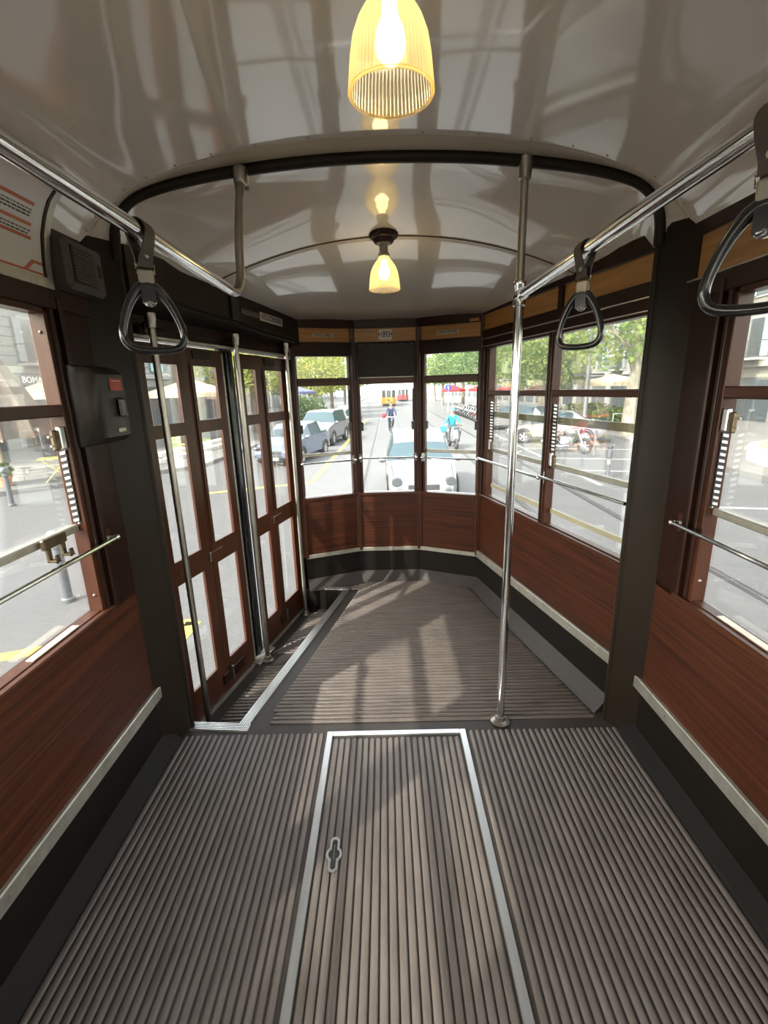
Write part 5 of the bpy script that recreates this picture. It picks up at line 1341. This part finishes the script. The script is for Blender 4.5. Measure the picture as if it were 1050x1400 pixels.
def rider(loc, yaw, label, mats, hand, foot_l, foot_r, knee_l, knee_r, seat, leanf, cap, extra=None, zb=G):
    """seated rider facing local -y"""
    t = thing('person', (loc[0], loc[1], zb), world=False); t.rotation_euler = (0, 0, yaw); tag(t, label, 'person')
    sh = Vector((0, seat[1] - leanf, seat[2] + .50))
    nk = sh + Vector((0, -.02, .10)); hd = nk + Vector((0, -.04, .10)); tp = hd + Vector((0, -.01, .13))
    J = {'pelvis': (seat, (.15, .12), 'legs'), 'waist': (Vector(seat) * .55 + sh * .45 + Vector((0, .02, 0)), (.155, .115), 'top'), 'chest': (sh - Vector((0, 0, .06)), (.175, .12), 'top'),
         'neck': (nk, .055, 'skin'), 'head': (hd, (.082, .095), 'skin'), 'crown': (tp, (.075, .085), 'skin')}
    E_ = [('pelvis', 'waist'), ('waist', 'chest'), ('chest', 'neck'), ('neck', 'head'), ('head', 'crown')]
    for s, k, f, kn in ((-1, 'l', foot_l, knee_l), (1, 'r', foot_r, knee_r)):
        shd = sh + Vector((s * .19, 0, -.03)); h = Vector((s * abs(hand[0]), hand[1], hand[2])); el = (shd + h) / 2 + Vector((s * .09, .03, -.10))
        J['sh' + k] = (shd, .065, 'top'); J['el' + k] = (el, .050, 'top'); J['wr' + k] = (h + Vector((0, .06, .015)), .035, 'top'); J['ha' + k] = (h, (.040, .028), 'skin'); J['fi' + k] = (h + Vector((0, -.08, -.02)), (.032, .018), 'skin')
        E_ += [('chest', 'sh' + k), ('sh' + k, 'el' + k), ('el' + k, 'wr' + k), ('wr' + k, 'ha' + k), ('ha' + k, 'fi' + k)]
        hp_ = Vector(seat) + Vector((s * .10, -.04, -.05)); kn = Vector(kn); f = Vector(f)
        J['hi' + k] = (hp_, .095, 'legs'); J['kn' + k] = (kn, .066, 'legs'); J['an' + k] = (f, .045, 'legs'); J['to' + k] = (f + Vector((0, -.17, -.05)), (.042, .032), 'shoe')
        E_ += [('pelvis', 'hi' + k), ('hi' + k, 'kn' + k), ('kn' + k, 'an' + k), ('an' + k, 'to' + k)]
    b = skin_body('body', J, E_, t, mats)
    q = MB(); c = hd + Vector((0, .015, .075)); rows = []
    for i in range(6):
        th = PI / 2 * i / 5
        rows.append([(c.x + .098 * math.cos(th) * math.cos(2 * PI * k / 14), c.y + .112 * math.cos(th) * math.sin(2 * PI * k / 14), c.z + .105 * math.sin(th)) for k in range(15)])
    q.grid(rows); q.build('cap' if cap else 'hair', cap or 'hair', t)
    if cap:
        q = MB(); q.hexa([(-.07, c.y - .18, c.z - .02), (.07, c.y - .18, c.z - .02), (.09, c.y - .06, c.z - .005), (-.09, c.y - .06, c.z - .005), (-.07, c.y - .18, c.z - .008), (.07, c.y - .18, c.z - .008), (.09, c.y - .06, c.z + .012), (-.09, c.y - .06, c.z + .012)]); q.build('visor', cap, t, bevel=.004)
    for s in (-.032, .032):
        q = MB(); q.ball((hd.x + s, hd.y - .088, hd.z + .035), .012, 8, 5); q.build('eye', 'white', b)
    q = MB(); q.ball((hd.x, hd.y - .105, hd.z + .005), .016, 8, 5, (.8, 1, 1.3)); q.build('nose', 'skin', b)
    q = MB(); q.ball((hd.x, hd.y - .086, hd.z - .040), .022, 8, 5, (1.1, .5, .35)); q.build('mouth', 'pink', b)
    for s in (-1, 1):
        q = MB(); q.ball((hd.x + s * .088, hd.y + .01, hd.z + .02), .026, 8, 5, (.4, .7, 1)); q.build('ear', 'skin', b)
    return t
# bicycle, nose to -y
def bicycle(loc, yaw, label):
    t = thing('bicycle', (loc[0], loc[1], G), world=False); t.rotation_euler = (0, 0, yaw); tag(t, label, 'bicycle')
    for y_ in (-.52, .52):
        q = MB(); q.tube([(0, y_ + .33 * math.cos(2 * PI * k / 24), .345 + .33 * math.sin(2 * PI * k / 24)) for k in range(24)], .016, 6, closed=True); wh = q.build('wheel', 'tyre', t)
        q = MB()
        for k in range(8): a = PI * k / 4; q.tube([(0, y_, .345), (0, y_ + .32 * math.cos(a), .345 + .32 * math.sin(a))], .004, 4)
        q.build('spokes', 'wheelrim', wh)
    q = MB()
    for a, b in (((0, -.36, .86), (0, -.52, .345)), ((0, -.36, .82), (0, .16, .84)), ((0, -.38, .74), (0, .06, .32)), ((0, .06, .32), (0, .18, .92)), ((0, .06, .32), (0, .52, .345)), ((0, .16, .80), (0, .52, .345))): q.tube([a, b], .018, 6)
    q.build('frame', 'carblack', t)
    q = MB(); q.tube([(-.27, -.28, 1.0), (-.12, -.36, 1.02), (.12, -.36, 1.02), (.27, -.28, 1.0)], .013, 6); q.tube([(0, -.36, .84), (0, -.37, 1.02)], .014, 6); q.build('handlebar', 'wheelrim', t)
    q = MB(); q.ball((0, .19, .94), .12, 10, 6, (.75, 1.2, .3)); q.build('saddle', 'carblack', t)
    q = MB(); q.tube([(-.10, -.05, .20), (-.03, .06, .32), (.03, .06, .32), (.10, .17, .44)], .014, 6); q.build('crank', 'wheelrim', t)
    return t
bicycle((.30, 25.9), .06, 'bicycle ridden down the tram track behind the white car')
rider((.30, 25.9), .06, 'cyclist in navy jersey riding along the tram track', {'top': 'navyjk', 'legs': 'navytr', 'skin': 'skin', 'shoe': 'shoe'},
      (.25, -.27, 1.04), (-.11, .0, .24), (.11, .10, .46), (-.12, -.14, .66), (.13, -.20, .82), (0, .17, 1.03), .26, None)
rb = MB(); rb.ball((-.10, 25.55, G + 1.12), .14, 12, 8, (1, .8, 1.1)); tag(rb.build('red_bag', 'redfab'), 'round red bag hanging at the cyclist handlebar', 'bag')
# scooter, nose to -y
def scooter(loc, yaw, label):
    t = thing('motor_scooter', (loc[0], loc[1], G), world=False); t.rotation_euler = (0, 0, yaw); tag(t, label, 'scooter')
    for y_ in (-.62, .62):
        q = MB(); q.tube([(0, y_ + .17 * math.cos(2 * PI * k / 18), .235 + .17 * math.sin(2 * PI * k / 18)) for k in range(18)], .065, 8, closed=True); q.build('wheel', 'tyre', t)
    q = MB(); q.grid([[(-.20, -.45, .36), (-.10, -.56, .36), (.10, -.56, .36), (.20, -.45, .36)], [(-.23, -.42, .62), (-.12, -.55, .62), (.12, -.55, .62), (.23, -.42, .62)], [(-.16, -.38, .95), (-.08, -.46, .98), (.08, -.46, .98), (.16, -.38, .95)]]); q.build('leg_shield', 'cargrey', t)
    q = MB(); q.box(-.18, .18, -.46, .05, .30, .36); q.build('footboard', 'carblack', t, bevel=.02)
    q = MB(); q.ball((0, .42, .55), .32, 14, 8, (.75, 1.45, .85)); q.build('rear_body', 'cargrey', t)
    q = MB(); q.ball((0, .32, .80), .20, 12, 6, (.85, 2.0, .35)); q.build('seat', 'carblack', t)
    q = MB(); q.tube([(-.34, -.28, 1.02), (-.15, -.36, 1.04), (.15, -.36, 1.04), (.34, -.28, 1.02)], .016, 6); q.tube([(0, -.36, 1.02), (0, -.62, .235)], .03, 6); q.build('handlebar', 'carblack', t)
    q = MB(); q.lathe([(.06, 0), (.09, -.04), (.085, -.07), (0, -.08)], (0, -.42, .90), 12, axis='y'); q.build('headlamp', 'headlight', t)
    return t
scooter((2.72, 18.9), .10, 'grey motor scooter under the rider in teal')
rider((2.72, 18.9), .10, 'person in teal jacket and blue cap riding a scooter beside the white car', {'top': 'tealjk', 'legs': 'trouser', 'skin': 'skin', 'shoe': 'shoe'},
      (.33, -.24, 1.06), (-.22, -.20, .42), (.22, -.20, .42), (-.26, -.28, .80), (.26, -.28, .80), (0, .24, .92), .14, 'cap')
bx_ = MB(); bx_.box(2.72 - .52, 2.72 - .26, 18.75, 19.1, G + .72, G + .98)
tag(bx_.build('delivery_bag', 'tealjk', bevel=.03), 'small teal bag at the side of the scooter rider', 'bag')

# ---- distant trams
def tram(loc, w_, h, L, paint, label):
    t = thing('tram', (loc[0], loc[1], G), world=False); tag(t, label, 'tram', 'distant trams')
    hw = w_ / 2
    def sec(z0, z1, m, nm, ins=0.):
        q = MB(); q.prism([(-hw + ins, .5), (-hw * .55, .05 + ins), (hw * .55, .05 + ins), (hw - ins, .5), (hw - ins, L), (-hw + ins, L)], z0, z1); return q.build(nm, m, t, smooth=False)
    sec(.35, 1.35, paint, 'lower_body'); sec(1.35, 2.45, 'dglass', 'window_band', .06); sec(2.45, 2.85, 'platelabel', 'roof_band'); sec(2.85, h, 'signgrey', 'roof', .25); sec(.05, .35, 'carblack', 'skirt', .15)
    for x_ in (-hw + .04, -.42, .42, hw - .04):
        q = MB(); yy = .05 if abs(x_) < .5 else .5; q.box(x_ - .06, x_ + .06, yy - .03, yy + .05, 1.35, 2.45); q.build('window_post', 'platelabel', t, smooth=False)
    q = MB(); q.lathe([(0, -.08), (.15, -.06), (.17, 0)], (0, .05, .95), 14, axis='y'); q.build('headlamp', 'headlight', t)
    q = MB(); q.box(-hw * .6, hw * .6, -.25, .1, .25, .42); q.build('bumper', 'carblack', t, smooth=False)
    q = MB(); q.tube([(0, 2, h), (0, 4, h + .9), (0, 2.6, h + 1.8)], .05, 5); q.build('pantograph', 'iron', t)
    return t
tram((.55, 68), 2.3, 3.1, 12, 'tramorange', 'distant orange tram on the same track')
tram((3.55, 92), 2.3, 3.2, 14, 'tramred', 'dark red tram farther back on the other track')

# ---- signs
def round_sign(x_, y_, h, r, label):
    t = thing('road_sign', (x_, y_, G), world=False); tag(t, label, 'road sign')
    mb = MB(); mb.tube([(0, 0, 0), (0, 0, h + r)], .05, 8); mb.build('post', 'signgrey', t)
    mb = MB(); mb.lathe([(0, -.075), (r, -.07), (r, -.05), (0, -.05)], (0, 0, h), 24, axis='y'); d = mb.build('disc', 'signblue', t)
    mb = MB(); mb.plate([(-.07 * r / .3, -.080, h - .2 * r / .3), (.07 * r / .3, -.080, h - .2 * r / .3), (.07 * r / .3, -.080, h + .02), (.16 * r / .3, -.080, h + .02), (0, -.080, h + .22 * r / .3), (-.16 * r / .3, -.080, h + .02), (-.07 * r / .3, -.080, h + .02)], (0, -.006, 0)); mb.build('arrow', 'wline', d, smooth=False)
round_sign(6.0, 45, 2.62, .30, 'round blue sign with a white up arrow above the motorbikes')
t = thing('road_sign', (-4.5, 52, G), world=False); tag(t, 'pair of dark blue street signs above the parked cars at the left', 'road sign')
mb = MB(); mb.tube([(0, 0, 0), (0, 0, 3.9)], .05, 8); mb.build('post', 'signgrey', t)
for a in (-.85, .08):
    mb = MB(); mb.box(a, a + .77, -.08, -.05, 3.0, 3.75); mb.build('sign_panel', 'signblue', t, smooth=False)
lp_ = thing('lamp_post', (9.75, 23.0, G), world=False); tag(lp_, 'grey-blue street lamp post left of the mottled plane tree', 'lamp post')
mb = MB(); mb.lathe([(.20, 0), (.18, .5), (.12, .6), (.11, 6.5), (.07, 7)], n=12); mb.build('post', 'bollard', lp_)
mb = MB(); mb.tube([(0, 0, 6.9), (-.5, 0, 7.3), (-1.2, 0, 7.4)], .05, 6); mb.ball((-1.35, 0, 7.35), .2, 10, 6, (1.5, .8, .5)); mb.build('lamp_arm', 'bollard', lp_)
mb = MB(); mb.box(-.75, .85, -.04, .04, 3.05, 3.16); mb.build('cross_arm', 'iron', lp_, smooth=False)
for i, (x_, y_) in enumerate(((-3.2, 40), (-3.3, 44), (-3.4, 48))):
    t = thing('utility_pole', (x_, y_, G), world=False); tag(t, ['nearest', 'middle', 'farthest'][i] + ' slim grey pole of the left row, seen through the rear windows', 'pole', 'grey poles at the left kerb')
    mb = MB(); mb.lathe([(.13, 0), (.10, .3), (.075, .4), (.06, 5.5), (0, 5.5)], n=10); mb.build('post', 'signgrey', t)
    mb = MB(); mb.box(-.3, .3, -.05, .05, 5.0, 5.1); mb.build('cross_arm', 'signgrey', t, smooth=False)

# ---- hedges, planters and terrace railings
def hedge(x0, x1, y0, y1, z0, h, label, seed, m='leaf2', density=900, name='hedge', box='kerb'):
    t = thing(name, ((x0 + x1) / 2, (y0 + y1) / 2, z0)); tag(t, label, 'hedge' if name == 'hedge' else 'planter')
    mb = MB(); mb.box(x0, x1, y0, y1, z0, z0 + .35); mb.build('trough', box, t, bevel=.03)
    bl = [((lerp(x0, x1, (i + .5) / 4), lerp(y0, y1, (i + .5) / 4), z0 + .35 + h * .4), ((x1 - x0) * .32 + .1, (y1 - y0) * .22 + .1, h * .55)) for i in range(4)]
    f = leaves(seed, bl, density, .13).build('foliage', m, t, smooth=False, recalc=False); f['kind'] = 'stuff'
hedge(-6.5, -4.3, 30.2, 32.0, ZT, 1.9, 'rounded green hedge behind the blue parked car', 41, density=1600)
hedge(11.3, 14.5, 24.6, 25.6, ZT, .9, 'dark planter with spiky green plants on the right terrace by the tree', 42, name='planter', box='carblack')
hedge(10.9, 13.4, 28.3, 29.2, ZT, 1.0, 'dark planter with leafy green plants behind the motorcycle', 43, name='planter', box='carblack')
def railing(x0, y0, x1, y1, z0, label, m='signgrey', h=.9, n=8):
    t = thing('terrace_railing', ((x0 + x1) / 2, (y0 + y1) / 2, z0)); tag(t, label, 'railing')
    for i in range(n + 1):
        u = i / n; q = MB(); q.tube([(lerp(x0, x1, u), lerp(y0, y1, u), z0), (lerp(x0, x1, u), lerp(y0, y1, u), z0 + h)], .022, 6); q.build('post', m, t)
    for z in (z0 + .15, z0 + h):
        q = MB(); q.tube([(x0, y0, z), (x1, y1, z)], .022, 6); q.build('rail', m, t)
railing(10.9, 23.0, 15.6, 22.0, ZT, 'grey metal railing of the right terrace in front of the planters')
railing(10.6, 33.0, 10.6, 24.4, ZT, 'dark metal railing along the side of the right terrace', 'iron', n=12)
# cafe tables and chairs behind the railing
def cafe_set(x_, y_, z0, label):
    t = thing('cafe_table', (x_, y_, z0), world=False); tag(t, label, 'table', 'cafe tables on the right terrace')
    mb = MB(); mb.lathe([(.35, .72), (.35, .75), (0, .75)], n=16); mb.build('table_top', 'iron', t)
    mb = MB(); mb.lathe([(.22, 0), (.2, .03), (.03, .05), (.03, .72)], n=12); mb.build('pedestal', 'iron', t)
def cafe_chair(x_, y_, z0, rot, label):
    t = thing('cafe_chair', (x_, y_, z0), world=False); t.rotation_euler = (0, 0, rot); tag(t, label, 'chair', 'dark cafe chairs on the right terrace')
    mb = MB(); mb.box(-.21, .21, -.21, .21, .43, .47); mb.build('seat', 'carblack', t, bevel=.01)
    for a in (-.19, .19):
        for b in (-.19, .19):
            q = MB(); q.tube([(a, b, 0), (a, b, .43 if b < 0 else .88)], .015, 6); q.build('leg', 'iron', t)
    mb = MB(); mb.box(-.2, .2, .175, .205, .62, .86); mb.build('backrest', 'carblack', t, bevel=.01)
for i, (x_, y_) in enumerate(((12.2, 26.8), (14.4, 27.2), (12.6, 30.6), (14.6, 32.0))):
    tn_ = ['nearest the tree', 'beside the portal post', 'behind the leafy planter', 'farthest back'][i]; cafe_set(x_, y_, ZT, 'small dark cafe table on the right terrace, ' + tn_)
    for k, (dx, dy, r_) in enumerate(((-.75, 0, PI / 2), (.75, 0, -PI / 2), (0, -.75, PI))):
        cafe_chair(x_ + dx, y_ + dy, ZT, r_, 'dark cafe chair at the %s side of the terrace table %s' % (['left', 'right', 'front'][k], tn_))
# lawn planter beyond the near right window
lw = thing('lawn_bed', (12.6, 11.6, ZT)); tag(lw, 'raised stone edged lawn bed outside the near right window', 'lawn bed')
mb = MB(); pts = [(9.8 + 2.6 * (1 - math.cos(a)), 11.6 - 3.4 * math.sin(a)) for a in [(-PI / 2 + PI * i / 14) for i in range(15)]]; pts += [(16, 8.2), (16, 15)]
mb.prism(pts, ZT, ZT + .42); mb.build('stone_edge', 'stone', lw, smooth=False)
mb = MB(); mb.prism([(lerp(p[0], 13.4, .08), lerp(p[1], 11.6, .08)) for p in pts], ZT + .42, ZT + .50); mb.build('lawn', 'grass', lw, smooth=False)
hedge(16.4, 18.0, 8.5, 14.6, ZT, 1.5, 'tall shrub border behind the lawn on the right', 44, density=1500, name='hedge')
# the street was laid out for an eye 2.4 m above it; spread it to the 2.65 m the car stands at
KS = 2.65 / 2.40
for o in list(S.objects):
    if '_w' in o: del o['_w']
    if o in EXT0 or o.parent: continue
    if o.get('kind') == 'structure': o.scale = (KS, KS, 1)
    elif o.type == 'EMPTY': o.location.x *= KS; o.location.y *= KS
    else:
        c_ = sum((Vector(v) for v in o.bound_box), Vector()) / 8; o.location.x += c_.x * (KS - 1); o.location.y += c_.y * (KS - 1)
